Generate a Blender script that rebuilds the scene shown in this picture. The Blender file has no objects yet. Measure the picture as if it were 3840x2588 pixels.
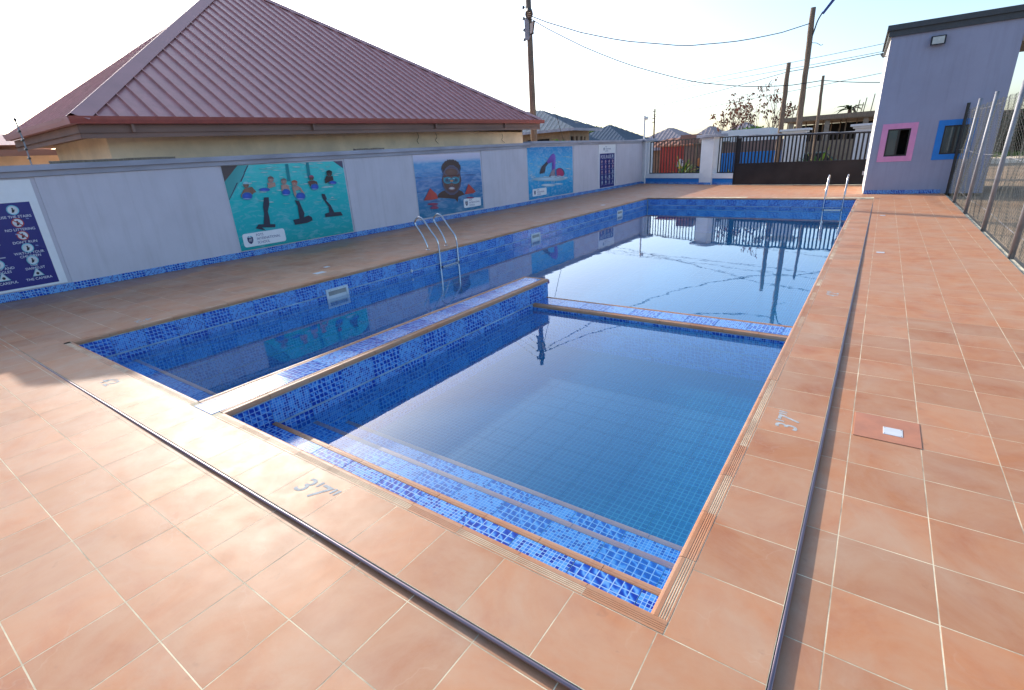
import bpy, bmesh, math, random
from mathutils import Vector, Matrix, Euler

random.seed(7)
SC = bpy.context.scene
COL = SC.collection
R = math.radians
PI = math.pi

# ------------------------------------------------------------------ camera
cam_d = bpy.data.cameras.new('camera')
cam = bpy.data.objects.new('camera', cam_d)
COL.objects.link(cam)
cam.location = (8.2434, -1.6274, 1.9)
cam.rotation_euler = (R(69.5556), R(3.1896), R(34.9322))
cam_d.sensor_width = 36.0
cam_d.lens = 17.46
cam_d.clip_start = 0.05
cam_d.clip_end = 3000
SC.camera = cam

# ------------------------------------------------------------------ sky and sun
SUN_AZ, SUN_EL = -66.0, 23.5
world = bpy.data.worlds.new('World')
SC.world = world
world.use_nodes = True
wn = world.node_tree
sky = wn.nodes.new('ShaderNodeTexSky')
sky.sky_type = 'NISHITA'
sky.sun_disc = False
sky.sun_elevation = R(SUN_EL)
sky.sun_rotation = R(SUN_AZ)
sky.altitude = 100
sky.air_density = 1.0
sky.dust_density = 2.0
sky.ozone_density = 3.0
bg = wn.nodes['Background']
bg.inputs[1].default_value = 0.15
wn.links.new(sky.outputs[0], bg.inputs[0])
sd = Vector((math.sin(R(SUN_AZ)) * math.cos(R(SUN_EL)), math.cos(R(SUN_AZ)) * math.cos(R(SUN_EL)), math.sin(R(SUN_EL))))
sun_d = bpy.data.lights.new('sun', 'SUN')
sun = bpy.data.objects.new('sun', sun_d)
COL.objects.link(sun)
sun.rotation_euler = sd.to_track_quat('Z', 'Y').to_euler()
sun.location = (-20, 20, 30)
sun_d.energy = 2.35
sun_d.angle = R(0.55)
sun_d.color = (1.0, 0.92, 0.80)
SC.view_settings.view_transform = 'Standard'
SC.view_settings.look = 'None'
SC.view_settings.exposure = 1.0
SC.view_settings.gamma = 1.0
SC.view_settings.use_curve_mapping = False
SC.render.engine = 'CYCLES'
cy = SC.cycles
cy.use_denoising = True
try:
    cy.denoiser = 'OPENIMAGEDENOISE'
    cy.denoising_input_passes = 'RGB_ALBEDO_NORMAL'
    cy.denoising_prefilter = 'ACCURATE'
except Exception:
    pass
cy.max_bounces = 8
cy.diffuse_bounces = 3
cy.glossy_bounces = 4
cy.transmission_bounces = 6
cy.transparent_max_bounces = 16
cy.sample_clamp_indirect = 8.0
cy.use_adaptive_sampling = True
cy.adaptive_threshold = 0.01

# ------------------------------------------------------------------ mesh helpers
class MB:
    """collects faces; build() links them as one mesh object"""
    def __init__(s):
        s.v, s.f, s.m, s.uv, s.c = [], [], [], {}, {}
    def face(s, pts, mi=0, uv=None, col=None):
        i = len(s.v); s.v += [tuple(p) for p in pts]
        s.f.append(tuple(range(i, i + len(pts)))); s.m.append(mi)
        if uv: s.uv[len(s.f) - 1] = uv
        if col: s.c[len(s.f) - 1] = col
        return s
    def hexa(s, p, mi=0):
        """8 points: bottom 4 counter-clockwise seen from above, then top 4"""
        i = len(s.v); s.v += [tuple(q) for q in p]
        for q in ((3, 2, 1, 0), (4, 5, 6, 7), (0, 1, 5, 4), (1, 2, 6, 5), (2, 3, 7, 6), (3, 0, 4, 7)):
            s.f.append(tuple(i + k for k in q)); s.m.append(mi)
        return s
    def box(s, x0, x1, y0, y1, z0, z1, mi=0):
        return s.hexa([(x0, y0, z0), (x1, y0, z0), (x1, y1, z0), (x0, y1, z0),
                       (x0, y0, z1), (x1, y0, z1), (x1, y1, z1), (x0, y1, z1)], mi)
    def bev(s, x0, x1, y0, y1, z0, z1, b, mi=0):
        """box with a chamfered upper edge"""
        i = len(s.v)
        s.v += [(x0, y0, z0), (x1, y0, z0), (x1, y1, z0), (x0, y1, z0),
                (x0, y0, z1 - b), (x1, y0, z1 - b), (x1, y1, z1 - b), (x0, y1, z1 - b),
                (x0 + b, y0 + b, z1), (x1 - b, y0 + b, z1), (x1 - b, y1 - b, z1), (x0 + b, y1 - b, z1)]
        for q in ((0, 1, 5, 4), (1, 2, 6, 5), (2, 3, 7, 6), (3, 0, 4, 7), (4, 5, 9, 8), (5, 6, 10, 9), (6, 7, 11, 10), (7, 4, 8, 11), (8, 9, 10, 11), (3, 2, 1, 0)):
            s.f.append(tuple(i + k for k in q)); s.m.append(mi)
        return s
    def ring(s, rings, closed=True, caps=True, mi=0):
        """loft a list of equally long point loops"""
        i = len(s.v); n = len(rings[0])
        for r in rings: s.v += [tuple(p) for p in r]
        for a in range(len(rings) - 1):
            for k in range(n if closed else n - 1):
                k2 = (k + 1) % n
                s.f.append((i + a * n + k, i + a * n + k2, i + (a + 1) * n + k2, i + (a + 1) * n + k)); s.m.append(mi)
        if caps and closed:
            s.f.append(tuple(i + k for k in reversed(range(n)))); s.m.append(mi)
            s.f.append(tuple(i + (len(rings) - 1) * n + k for k in range(n))); s.m.append(mi)
        return s
    def tube(s, path, rad, n=8, mi=0, wob=0.0):
        path = [Vector(p) for p in path]
        rads = rad if isinstance(rad, (list, tuple)) else [rad] * len(path)
        up = None; rings = []
        for k, p in enumerate(path):
            t = (path[min(k + 1, len(path) - 1)] - path[max(k - 1, 0)]).normalized()
            if up is None:
                up = Vector((0, 0, 1)) if abs(t.z) < .9 else Vector((1, 0, 0))
            a = t.cross(up).normalized(); b = a.cross(t).normalized(); up = b
            rings.append([p + (a * math.cos(2 * PI * j / n) + b * math.sin(2 * PI * j / n)) * rads[k] * (1 + (random.uniform(-wob, wob) if wob else 0)) for j in range(n)])
        return s.ring(rings, mi=mi)
    def prism(s, poly, axis, a, b, mi=0):
        """extrude a 2-D polygon along an axis from a to b"""
        def P(q, t):
            return {'x': (t, q[0], q[1]), 'y': (q[0], t, q[1]), 'z': (q[0], q[1], t)}[axis]
        return s.ring([[P(q, a) for q in poly], [P(q, b) for q in poly]], mi=mi)
    def build(s, name, mats, parent=None, loc=None, world=False, smooth=False):
        me = bpy.data.meshes.new(name)
        off = Vector((0, 0, 0))
        if world and parent is not None:
            inv = parent_matrix(parent).inverted()
            vs = [tuple(inv @ Vector(p)) for p in s.v]
        else:
            vs = s.v
        me.from_pydata(vs, [], s.f)
        if not isinstance(mats, (list, tuple)): mats = [mats]
        for m in mats: me.materials.append(M(m))
        if len(mats) > 1:
            me.polygons.foreach_set('material_index', s.m)
        if s.uv:
            lay = me.uv_layers.new(name='UVMap')
            for fi, uv in s.uv.items():
                for li, q in zip(me.polygons[fi].loop_indices, uv): lay.data[li].uv = q
        if s.c:
            ca = me.color_attributes.new('Col', 'FLOAT_COLOR', 'CORNER')
            for fi, c in s.c.items():
                p = me.polygons[fi]
                for n_, li in enumerate(p.loop_indices):
                    q = c[n_] if isinstance(c[0], (tuple, list)) else c
                    ca.data[li].color = (q[0], q[1], q[2], 1)
        if smooth:
            me.polygons.foreach_set('use_smooth', [True] * len(me.polygons))
        me.update()
        return link(name, me, parent, loc)

def parent_matrix(o):
    m = Matrix.LocRotScale(o.location, o.rotation_euler, o.scale)
    return (parent_matrix(o.parent) @ m) if o.parent else m

def link(name, me, parent=None, loc=None, rot=None):
    o = bpy.data.objects.new(name, me)
    COL.objects.link(o)
    if parent is not None: o.parent = parent
    if loc is not None: o.location = loc
    if rot is not None: o.rotation_euler = rot
    return o

def tag(o, label=None, cat=None, group=None, kind=None):
    if label: o['label'] = label
    if cat: o['category'] = cat
    if group: o['group'] = group
    if kind: o['kind'] = kind
    return o

def thing(name, label, cat, loc=(0, 0, 0), rz=0, group=None):
    o = link(name, None, None, loc, (0, 0, rz))
    return tag(o, label, cat, group)

def copy_tree(o, parent=None):
    c = o.copy(); COL.objects.link(c)
    c.parent = parent
    for ch in [x for x in COL.objects if x.parent == o]: copy_tree(ch, c)
    return c

def smoothpath(pts, n=6):
    """Catmull-Rom through points"""
    P = [Vector(p) for p in pts]; P = [P[0] * 2 - P[1]] + P + [P[-1] * 2 - P[-2]]
    out = []
    for i in range(1, len(P) - 2):
        for k in range(n):
            t = k / n; a, b, c, d = P[i - 1:i + 3]
            out.append(.5 * ((2 * b) + (c - a) * t + (2 * a - 5 * b + 4 * c - d) * t * t + (-a + 3 * b - 3 * c + d) * t ** 3))
    out.append(P[-2])
    return out

# ------------------------------------------------------------------ materials
MATS = {}
def M(m):
    return MATS[m] if isinstance(m, str) else m

class NT:
    def __init__(s, name):
        s.mat = bpy.data.materials.new(name); s.mat.use_nodes = True
        s.t = s.mat.node_tree; s.n = s.t.nodes; s.p = s.n['Principled BSDF']; s.out = s.n['Material Output']
        MATS[name] = s.mat
    def node(s, typ, **kw):
        nd = s.n.new('ShaderNode' + typ)
        for k, v in kw.items(): setattr(nd, k, v)
        return nd
    def lk(s, a, b): s.t.links.new(a, b)
    def val(s, sock, v):
        if hasattr(v, 'is_linked') or isinstance(v, bpy.types.NodeSocket): s.lk(v, sock)
        else: sock.default_value = v
    def math(s, op, a, b=None, c=None):
        nd = s.node('Math', operation=op)
        s.val(nd.inputs[0], a)
        if b is not None: s.val(nd.inputs[1], b)
        if c is not None: s.val(nd.inputs[2], c)
        return nd.outputs[0]
    def mix(s, fac, a, b, blend='MIX'):
        nd = s.node('Mix', data_type='RGBA', blend_type=blend)
        s.val(nd.inputs[0], fac)
        for i, q in ((6, a), (7, b)):
            if isinstance(q, (tuple, list)): nd.inputs[i].default_value = (q[0], q[1], q[2], 1)
            else: s.lk(q, nd.inputs[i])
        return nd.outputs[2]
    def noise(s, vec, scale, detail=4, rough=.55, dist=0.0, out='Fac', dim='3D', w=None):
        nd = s.node('TexNoise', noise_dimensions=dim)
        if vec is not None: s.lk(vec, nd.inputs['Vector'])
        nd.inputs['Scale'].default_value = scale; nd.inputs['Detail'].default_value = detail
        nd.inputs['Roughness'].default_value = rough; nd.inputs['Distortion'].default_value = dist
        if w is not None: s.val(nd.inputs['W'], w)
        return nd.outputs[out]
    def ramp(s, fac, stops):
        nd = s.node('ValToRGB'); s.lk(fac, nd.inputs[0]); cr = nd.color_ramp
        while len(cr.elements) < len(stops): cr.elements.new(.5)
        for e, (p, c) in zip(cr.elements, stops):
            e.position = p; e.color = (c[0], c[1], c[2], 1) if isinstance(c, (tuple, list)) else (c, c, c, 1)
        return nd.outputs[0]
    def bump(s, h, strength=.3, dist=.01):
        nd = s.node('Bump'); nd.inputs['Strength'].default_value = strength; nd.inputs['Distance'].default_value = dist
        s.lk(h, nd.inputs['Height']); s.lk(nd.outputs[0], s.p.inputs['Normal']); return nd
    def set(s, **kw):
        for k, v in kw.items():
            sk = s.p.inputs[{'base': 'Base Color', 'rough': 'Roughness', 'metal': 'Metallic', 'spec': 'Specular IOR Level', 'alpha': 'Alpha', 'coat': 'Coat Weight'}[k]]
            if isinstance(v, (tuple, list)): sk.default_value = (v[0], v[1], v[2], 1)
            else: s.val(sk, v)
        return s

def simple(name, col, rough=.6, metal=0, var=.25, scale=6.0, bump=0.0, bscale=40.0, spec=.5, stretch=None, coat=0.0):
    """plain surface with blotchy variation and fine relief"""
    t = NT(name)
    tc = t.node('TexCoord').outputs['Object']
    if stretch:
        mp = t.node('Mapping'); mp.inputs['Scale'].default_value = stretch; t.lk(tc, mp.inputs[0]); tc = mp.outputs[0]
    nz = t.noise(tc, scale, 5, .6)
    lo = tuple(c * (1 - var) for c in col); hi = tuple(min(1, c * (1 + var)) for c in col)
    t.set(base=t.ramp(nz, [(.3, lo), (.7, hi)]), metal=metal, spec=spec, coat=coat)
    t.set(rough=t.math('MULTIPLY_ADD', nz, .25, rough - .12))
    if bump: t.bump(t.noise(tc, bscale, 4), bump, .01)
    return t

# terracotta deck tiles: glazed ceramic with soft mottling, each tile its own tone
def deck_tile_mat(name, shift=1.0, vary=.24):
    t = NT(name)
    tc = t.node('TexCoord').outputs['Object']
    geo = t.node('NewGeometry').outputs['Position']
    rnd = t.node('ObjectInfo').outputs['Random']
    n1 = t.noise(geo, 3.2, 5, .6, .6, dim='4D', w=t.math('MULTIPLY', rnd, 9.0))
    base = t.ramp(n1, [(.28, (.47 * shift, .150 * shift, .056 * shift)), (.5, (.54 * shift, .212 * shift, .086 * shift)), (.75, (.57 * shift, .265 * shift, .125 * shift))])
    n2 = t.noise(geo, 18, 6, .65, 1.5)
    base = t.mix(t.math('MULTIPLY', n2, .22), base, (.56, .33, .19))
    tone = t.math('MULTIPLY_ADD', rnd, vary, 1 - vary * .58)
    hsv = t.node('HueSaturation'); t.lk(base, hsv.inputs['Color']); t.lk(tone, hsv.inputs['Value'])
    # dusty film, patchy over the whole deck
    dust = t.noise(geo, 1.5, 7, .7, .8)
    dustf = t.ramp(dust, [(.38, 0.0), (.70, .58)])
    base = t.mix(dustf, hsv.outputs[0], (.55, .38, .255))
    spot = t.ramp(t.noise(geo, 7.0, 3, .8, .3), [(.66, 0.0), (.74, .35)])
    base = t.mix(spot, base, (.36, .17, .095))
    wv = t.node('TexVoronoi', feature='DISTANCE_TO_EDGE'); wv.inputs['Scale'].default_value = 1.1
    dis = t.node('VectorMath', operation='ADD'); scl = t.node('VectorMath', operation='SCALE'); scl.inputs['Scale'].default_value = .55
    t.lk(t.noise(geo, 2.3, 4, .6, out='Color'), scl.inputs[0]); t.lk(geo, dis.inputs[0]); t.lk(scl.outputs[0], dis.inputs[1]); t.lk(dis.outputs[0], wv.inputs['Vector'])
    scuff = t.math('MULTIPLY', t.ramp(wv.outputs['Distance'], [(.0, .13), (.007, 0.0)]), t.ramp(t.noise(geo, 1.7, 3, .6), [(.50, 0.0), (.60, 1.0)]))
    base = t.mix(scuff, base, (.68, .55, .42))
    px = t.node('SeparateXYZ'); t.lk(geo, px.inputs[0])
    wn_ = t.noise(geo, .55, 5, .6, .5)
    damp = t.ramp(t.math('SUBTRACT', t.math('MULTIPLY_ADD', wn_, 2.4, t.math('MULTIPLY', t.math('ADD', px.outputs[0], 4.3), -.75)), .55), [(.0, 0.0), (.12, .42)])
    base = t.mix(damp, base, (.20, .095, .055))
    t.set(base=base, spec=.40)
    t.set(rough=t.math('SUBTRACT', t.math('MULTIPLY_ADD', t.noise(geo, 5, 5, .6), .24, .42), t.math('MULTIPLY', damp, .4)))
    t.bump(t.math('ADD', t.noise(geo, 9, 3), t.math('MULTIPLY', t.noise(geo, 140, 3), .12)), .22, .006)
    return t
deck_tile_mat('deck_tile')
deck_tile_mat('coping_tile', .95, .08)
simple('red_cover_tile', (.56, .220, .112), .4, var=.15, scale=5)
simple('grout', (.74, .58, .39), .9, var=.5, scale=3.5, bump=.3, bscale=120)
simple('pool_grout', (.42, .50, .55), .85, var=.35, scale=5)
simple('concrete', (.33, .31, .28), .9, var=.2, scale=3, bump=.3, bscale=60)

def pool_tile_mat(name, nx, kind):
    """printed pool tile: UV in metres, squares of `nx` m"""
    t = NT(name)
    uv = t.node('TexCoord').outputs['UV']
    rnd = t.node('ObjectInfo').outputs['Random']
    sep = t.node('SeparateXYZ'); t.lk(uv, sep.inputs[0])
    cx, cyy = t.math('DIVIDE', sep.outputs[0], nx), t.math('DIVIDE', sep.outputs[1], nx)
    fx, fy = t.math('FRACT', cx), t.math('FRACT', cyy)
    ex = t.math('MINIMUM', fx, t.math('SUBTRACT', 1.0, fx)); ey = t.math('MINIMUM', fy, t.math('SUBTRACT', 1.0, fy))
    e = t.math('MINIMUM', ex, ey)
    w = .062 if kind == 'swirl' else .085
    line = t.math('LESS_THAN', e, w)
    comb = t.node('CombineXYZ'); t.lk(t.math('FLOOR', cx), comb.inputs[0]); t.lk(t.math('FLOOR', cyy), comb.inputs[1]); t.lk(t.math('MULTIPLY', rnd, 57.0), comb.inputs[2])
    wnz = t.node('TexWhiteNoise', noise_dimensions='3D'); t.lk(comb.outputs[0], wnz.inputs[0])
    if kind == 'floor':
        c = t.ramp(wnz.outputs['Value'], [(0, (.008, .095, .18)), (.5, (.010, .11, .20)), (1, (.006, .070, .155))])
    elif kind == 'swirl':
        add = t.node('VectorMath', operation='ADD')
        sc = t.node('VectorMath', operation='SCALE'); t.lk(wnz.outputs['Color'], sc.inputs[0]); sc.inputs['Scale'].default_value = 7.0
        t.lk(uv, add.inputs[0]); t.lk(sc.outputs[0], add.inputs[1])
        wv = t.node('TexWave', wave_type='BANDS', bands_direction='DIAGONAL')
        wv.inputs['Scale'].default_value = 6.0; wv.inputs['Distortion'].default_value = 5.0; wv.inputs['Detail'].default_value = 1.5; wv.inputs['Detail Scale'].default_value = 2.2
        t.lk(add.outputs[0], wv.inputs['Vector'])
        c = t.ramp(wv.outputs['Fac'], [(.05, (.006, .040, .34)), (.5, (.010, .085, .47)), (.8, (.035, .18, .60)), (1.0, (.14, .38, .74))])
    else:
        c = t.ramp(wnz.outputs['Value'], [(0, (.07, .28, .68)), (.28, (.09, .33, .72)), (.48, (.03, .16, .56)), (.73, (.007, .040, .33)), (.99, (.007, .040, .33))])
        c.node.color_ramp.interpolation = 'CONSTANT'
    c = t.mix(line, c, (.06, .24, .32) if kind == 'floor' else (.33, .53, .76))
    t.set(base=c, rough=.10, spec=.38)
    t.bump(t.math('MULTIPLY', t.math('MINIMUM', e, .12), 1.0), .25, .003)
    return t
pool_tile_mat('pool_tile_swirl', .05, 'swirl')
pool_tile_mat('pool_tile_mosaic', .025, 'mosaic')
pool_tile_mat('pool_tile_floor', .05, 'floor')

# water: reflects by Fresnel, lets the light through with a blue tint
def water_mat():
    t = NT('pool_water')
    t.n.remove(t.p)
    geo = t.node('NewGeometry').outputs['Position']
    mp = t.node('Mapping'); mp.inputs['Scale'].default_value = (1, .8, 1); t.lk(geo, mp.inputs[0])
    h = t.math('ADD', t.noise(mp.outputs[0], 2.2, 3, .5), t.math('MULTIPLY', t.noise(mp.outputs[0], 11, 2, .5), .12))
    b = t.node('Bump'); b.inputs['Strength'].default_value = .03; b.inputs['Distance'].default_value = .03
    t.lk(h, b.inputs['Height'])
    # Schlick's Fresnel, the same from above and below (the sheet does not bend the light)
    dt = t.node('VectorMath', operation='DOT_PRODUCT'); t.lk(t.node('NewGeometry').outputs['Incoming'], dt.inputs[0]); t.lk(b.outputs[0], dt.inputs[1])
    fr_o = t.math('MULTIPLY_ADD', t.math('POWER', t.math('SUBTRACT', 1.0, t.math('MINIMUM', t.math('ABSOLUTE', dt.outputs['Value']), 1.0)), 3.9), .972, .028)
    tr = t.node('BsdfTransparent'); tr.inputs[0].default_value = (.93, .97, .99, 1)
    gl = t.node('BsdfGlossy'); gl.inputs['Roughness'].default_value = .012; gl.inputs['Color'].default_value = (1, 1, 1, 1); t.lk(b.outputs[0], gl.inputs['Normal'])
    mx = t.node('MixShader'); t.lk(fr_o, mx.inputs[0]); t.lk(tr.outputs[0], mx.inputs[1]); t.lk(gl.outputs[0], mx.inputs[2])
    df = t.node('BsdfDiffuse'); df.inputs[0].default_value = (.0, .42, .95, 1)
    m0 = t.node('MixShader'); m0.inputs[0].default_value = .17; t.lk(tr.outputs[0], m0.inputs[1]); t.lk(df.outputs[0], m0.inputs[2]); t.lk(m0.outputs[0], mx.inputs[1])
    va = t.node('VolumeAbsorption'); va.inputs['Color'].default_value = (.30, .75, .90, 1); va.inputs['Density'].default_value = .22
    t.lk(va.outputs[0], t.out.inputs['Volume'])
    t.lk(mx.outputs[0], t.out.inputs[0])
water_mat()

def streaky(name, col, dark, amount):
    t = NT(name); geo = t.node('NewGeometry').outputs['Position']
    mp = t.node('Mapping'); mp.inputs['Scale'].default_value = (2.2, 2.2, .16); t.lk(geo, mp.inputs[0])
    st = t.ramp(t.noise(mp.outputs[0], 3.0, 6, .65), [(.50, 0.0), (.78, amount)])
    bl = t.ramp(t.noise(geo, .8, 6, .65), [(.35, .93), (.7, 1.04)])
    c = t.mix(st, col, dark); c = t.mix(1.0, c, bl, 'MULTIPLY')
    t.set(base=c, rough=.78, spec=.35)
    t.bump(t.math('ADD', t.noise(geo, 3.5, 4), t.math('MULTIPLY', t.noise(geo, 70, 3), .15)), .25, .012)
streaky('wall_paint', (.60, .565, .62), (.46, .43, .45), .5)
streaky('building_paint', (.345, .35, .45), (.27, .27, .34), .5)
simple('coping_grey', (.36, .355, .41), .7, var=.25, scale=3, bump=.2, bscale=50, stretch=(1, .25, 1))
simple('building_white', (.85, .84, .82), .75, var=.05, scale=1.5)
simple('trim_dark', (.06, .065, .07), .6, var=.2)
simple('pink_paint', (.78, .30, .50), .65, var=.06)
simple('blue_paint', (.012, .20, .60), .55, var=.08)
simple('white_plaster', (.78, .77, .78), .8, var=.06, scale=2, bump=.1)
simple('black_metal', (.016, .012, .011), .35, var=.3, scale=3)
simple('gate_sheet', (.018, .014, .013), .42, var=.5, scale=1.3)
simple('steel', (.62, .62, .62), .16, metal=1, var=.06)
simple('aluminium', (.25, .20, .23), .36, metal=.8, var=.12, scale=4)
simple('galvanised', (.30, .30, .32), .6, metal=.5, var=.2, scale=5)
simple('wire_dark', (.012, .012, .014), .5)
simple('wire_mesh', (.035, .042, .038), .7, metal=0, var=.3)
simple('white_plastic', (.72, .72, .70), .4, var=.06)
simple('dark_hollow', (.01, .01, .01), .9)  # black that paints in the shade of rooms and openings
simple('roof_brown', (.54, .245, .225), .34, var=.14, scale=1.3, metal=.0, spec=.32, stretch=(3, 3, .6))
simple('roof_flashing', (.52, .27, .25), .6, var=.12, scale=1.0)
simple('gutter_brown', (.36, .085, .06), .4, var=.12)
simple('fascia_brown', (.25, .145, .11), .7, var=.2, scale=2, stretch=(1, .3, 1))
simple('beige_plaster', (.80, .61, .41), .88, var=.18, scale=1.1, bump=.2, bscale=30)
simple('weathered_wood', (.24, .175, .12), .85, var=.35, scale=5, stretch=(6, 6, .6), bump=.4, bscale=30)
simple('pole_wood', (.20, .135, .09), .85, var=.35, scale=4, stretch=(5, 5, .5), bump=.5, bscale=22)
simple('block_wall', (.30, .215, .145), .9, var=.2, scale=2.5, bump=.3)
simple('grey_roof', (.13, .16, .19), .5, var=.15, scale=2, metal=.2)
simple('pale_roof', (.40, .385, .35), .5, var=.2, scale=2, metal=.2)
simple('pink_roof', (.46, .36, .34), .7, var=.15, scale=2)
simple('orange_roof', (.46, .185, .10), .75, var=.25, scale=3)
simple('container_red', (.42, .045, .035), .5, var=.15)
simple('sign_white', (.72, .72, .72), .5, var=.03)
simple('sign_yellow', (.66, .33, .03), .5, var=.06)
simple('sign_blue', (.02, .05, .22), .5, var=.06)
simple('board_white', (.80, .80, .82), .35, var=.03, spec=.5)
simple('board_navy', (.016, .018, .18), .3, var=.12, scale=1.0)
simple('depth_paint', (.46, .47, .45), .8, var=.3, scale=30)
simple('lamp_glass', (.55, .52, .45), .25, var=.1)
simple('bark', (.13, .085, .07), .9, var=.3, scale=8)
simple('car_green', (.05, .10, .105), .25, var=.1, spec=.6)
simple('car_glass', (.03, .04, .045), .08, var=.1)
simple('rubber', (.02, .02, .02), .8)
simple('skin', (.11, .055, .035), .6)
simple('cloth_white', (.66, .66, .66), .8)
simple('cloth_navy', (.02, .025, .05), .8)
simple('cloth_orange', (.45, .16, .05), .8)
simple('bare_concrete', (.30, .245, .195), .9, var=.25, scale=1.5, bump=.3)

def leaf_mat(name, a, b, c):
    t = NT(name)
    geo = t.node('NewGeometry').outputs['Position']
    n = t.noise(geo, 7, 4, .6)
    col = t.ramp(n, [(.3, a), (.5, b), (.72, c)])
    t.set(base=col, rough=.5, spec=.4)
    tl = t.node('BsdfTranslucent'); t.lk(col, tl.inputs[0])
    mx = t.node('MixShader'); mx.inputs[0].default_value = .3
    t.lk(t.p.outputs[0], mx.inputs[1]); t.lk(tl.outputs[0], mx.inputs[2]); t.lk(mx.outputs[0], t.out.inputs[0])
leaf_mat('leaf_green', (.035, .085, .012), (.075, .16, .02), (.14, .24, .035))
leaf_mat('leaf_dark', (.012, .022, .010), (.022, .038, .014), (.045, .060, .022))
leaf_mat('leaf_dry', (.12, .05, .035), (.20, .085, .055), (.28, .14, .08))
leaf_mat('leaf_yellow', (.12, .16, .02), (.24, .26, .03), (.36, .34, .06))

def glass_mat():
    t = NT('window_glass')
    t.set(base=(.10, .13, .14), rough=.04, metal=.5)
glass_mat()

def ground_mat():
    t = NT('sandy_ground')
    geo = t.node('NewGeometry').outputs['Position']
    n = t.noise(geo, .35, 6, .65, .3)
    n2 = t.noise(geo, 6, 5, .7)
    col = t.ramp(n, [(.32, (.30, .185, .105)), (.52, (.40, .285, .185)), (.75, (.47, .36, .25))])
    col = t.mix(t.math('MULTIPLY', n2, .4), col, (.25, .18, .12))
    t.set(base=col, rough=.95, spec=.2)
    t.bump(n2, .5, .03)
ground_mat()

def print_mat(name, rough=.35):
    t = NT(name)
    a = t.node('Attribute', attribute_name='Col')
    geo = t.node('NewGeometry').outputs['Position']
    n = t.noise(geo, 9, 4, .6)
    c = t.mix(t.math('MULTIPLY', n, .08), a.outputs['Color'], (.02, .10, .16))
    t.set(base=c, rough=rough, spec=.4)
print_mat('printed_picture')
def print_water(name, stops, scale, stretch, white=.5):
    t = NT(name)
    a = t.node('Attribute', attribute_name='Col')
    geo = t.node('NewGeometry').outputs['Position']
    mp = t.node('Mapping'); mp.inputs['Scale'].default_value = stretch; t.lk(geo, mp.inputs[0])
    n = t.noise(mp.outputs[0], scale, 5, .6, 1.2)
    f = t.math('MULTIPLY', t.ramp(n, stops), white)
    hs_ = t.node('HueSaturation'); hs_.inputs['Value'].default_value = 1.3; t.lk(a.outputs['Color'], hs_.inputs['Color'])
    c = t.mix(f, hs_.outputs[0], (.55, .68, .80))
    t.set(base=c, rough=.35, spec=.4)
print_water('print_teal', [(.50, 0.0), (.72, .5)], 3.0, (1, 1, 2.6), .55)
print_water('print_sea', [(.45, 0.0), (.75, .7)], 2.0, (1, .8, 3.2), .55)
print_water('print_splash', [(.48, 0.0), (.70, .8)], 3.4, (1, 1, 2.0), .5)

XW = -4.305           # face of the long boundary wall
XR = 7.731            # pool: X 0..XR, Y 0..about 20
XD0, XD1, YD = 3.486, 3.952, 5.374
YF_L, YF_R = 20.45, 19.62
ZWATER = -.395

def yfar(x):
    return YF_L + (YF_R - YF_L) * x / XR
def zlow(x, y):
    """the outer deck falls gently away from the pool towards the near corner"""
    c = lambda a: max(0.0, min(1.0, a))
    return -.038 * c((x + .4) / 8.6) * c((19.4 - y) / 19.9)

# ------------------------------------------------------------------ ground (one sheet with the pool yard cut out)
g = MB()
S = 900.0
hx0, hx1, hy0, hy1 = -4.0, 10.0, -6.0, 24.0
zg = -.10
for (a, b, c, d) in ((-S, hx0, -S, S), (hx1, S, -S, S), (hx0, hx1, -S, hy0), (hx0, hx1, hy1, S)):
    g.face([(a, c, zg), (b, c, zg), (b, d, zg), (a, d, zg)])
tag(g.build('ground', 'sandy_ground'), kind='structure')

# ------------------------------------------------------------------ decks
def tile_mesh(name, w, d, mat, th=.012, b=.0007):
    m = MB(); m.bev(-w / 2, w / 2, -d / 2, d / 2, -th, 0, b)
    me = bpy.data.meshes.new(name); me.from_pydata(m.v, [], m.f); me.materials.append(M(mat)); return me

def lay_tiles(parent, cells, zf, mat, limit=300, gap=.004, tilt=True):
    """cells: (x0,x1,y0,y1). Nearest ones become objects of their own, the rest one part of kind stuff"""
    cx, cyy = cam.location.x, cam.location.y
    cells = sorted(cells, key=lambda c: ((c[0] + c[1]) / 2 - cx) ** 2 + ((c[2] + c[3]) / 2 - cyy) ** 2)
    cache = {}; rest = MB()
    for i, (x0, x1, y0, y1) in enumerate(cells):
        x, y = (x0 + x1) / 2, (y0 + y1) / 2; w, d = x1 - x0 - gap, y1 - y0 - gap
        z = zf(x, y) + random.uniform(-.00015, .00015)
        gx = (zf(x + .1, y) - zf(x - .1, y)) / .2; gy = (zf(x, y + .1) - zf(x, y - .1)) / .2
        if i < limit:
            key = (round(w, 3), round(d, 3))
            if key not in cache: cache[key] = tile_mesh('tile', w, d, mat)
            o = link('tile', cache[key], parent, (x, y, z), (gy + random.uniform(-.0007, .0007), -gx + random.uniform(-.0007, .0007), 0))
        else:
            P = lambda a, b_: (a, b_, zf(a, b_) + z - zf(x, y))
            rest.face([P(x - w / 2, y - d / 2), P(x + w / 2, y - d / 2), P(x + w / 2, y + d / 2), P(x - w / 2, y + d / 2)])
    if rest.f:
        tag(rest.build('far_tiles', mat, parent), kind='stuff')

def grid(xs, ys):
    return [(xs[i], xs[i + 1], ys[j], ys[j + 1]) for i in range(len(xs) - 1) for j in range(len(ys) - 1)]
def fr(a, b, off, step):
    """joint positions from a to b with one joint at off"""
    k = math.ceil((a - off) / step + .12); out = [a]
    while off + k * step < b - .12 * step:
        out.append(off + k * step); k += 1
    return out + [b]

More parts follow.
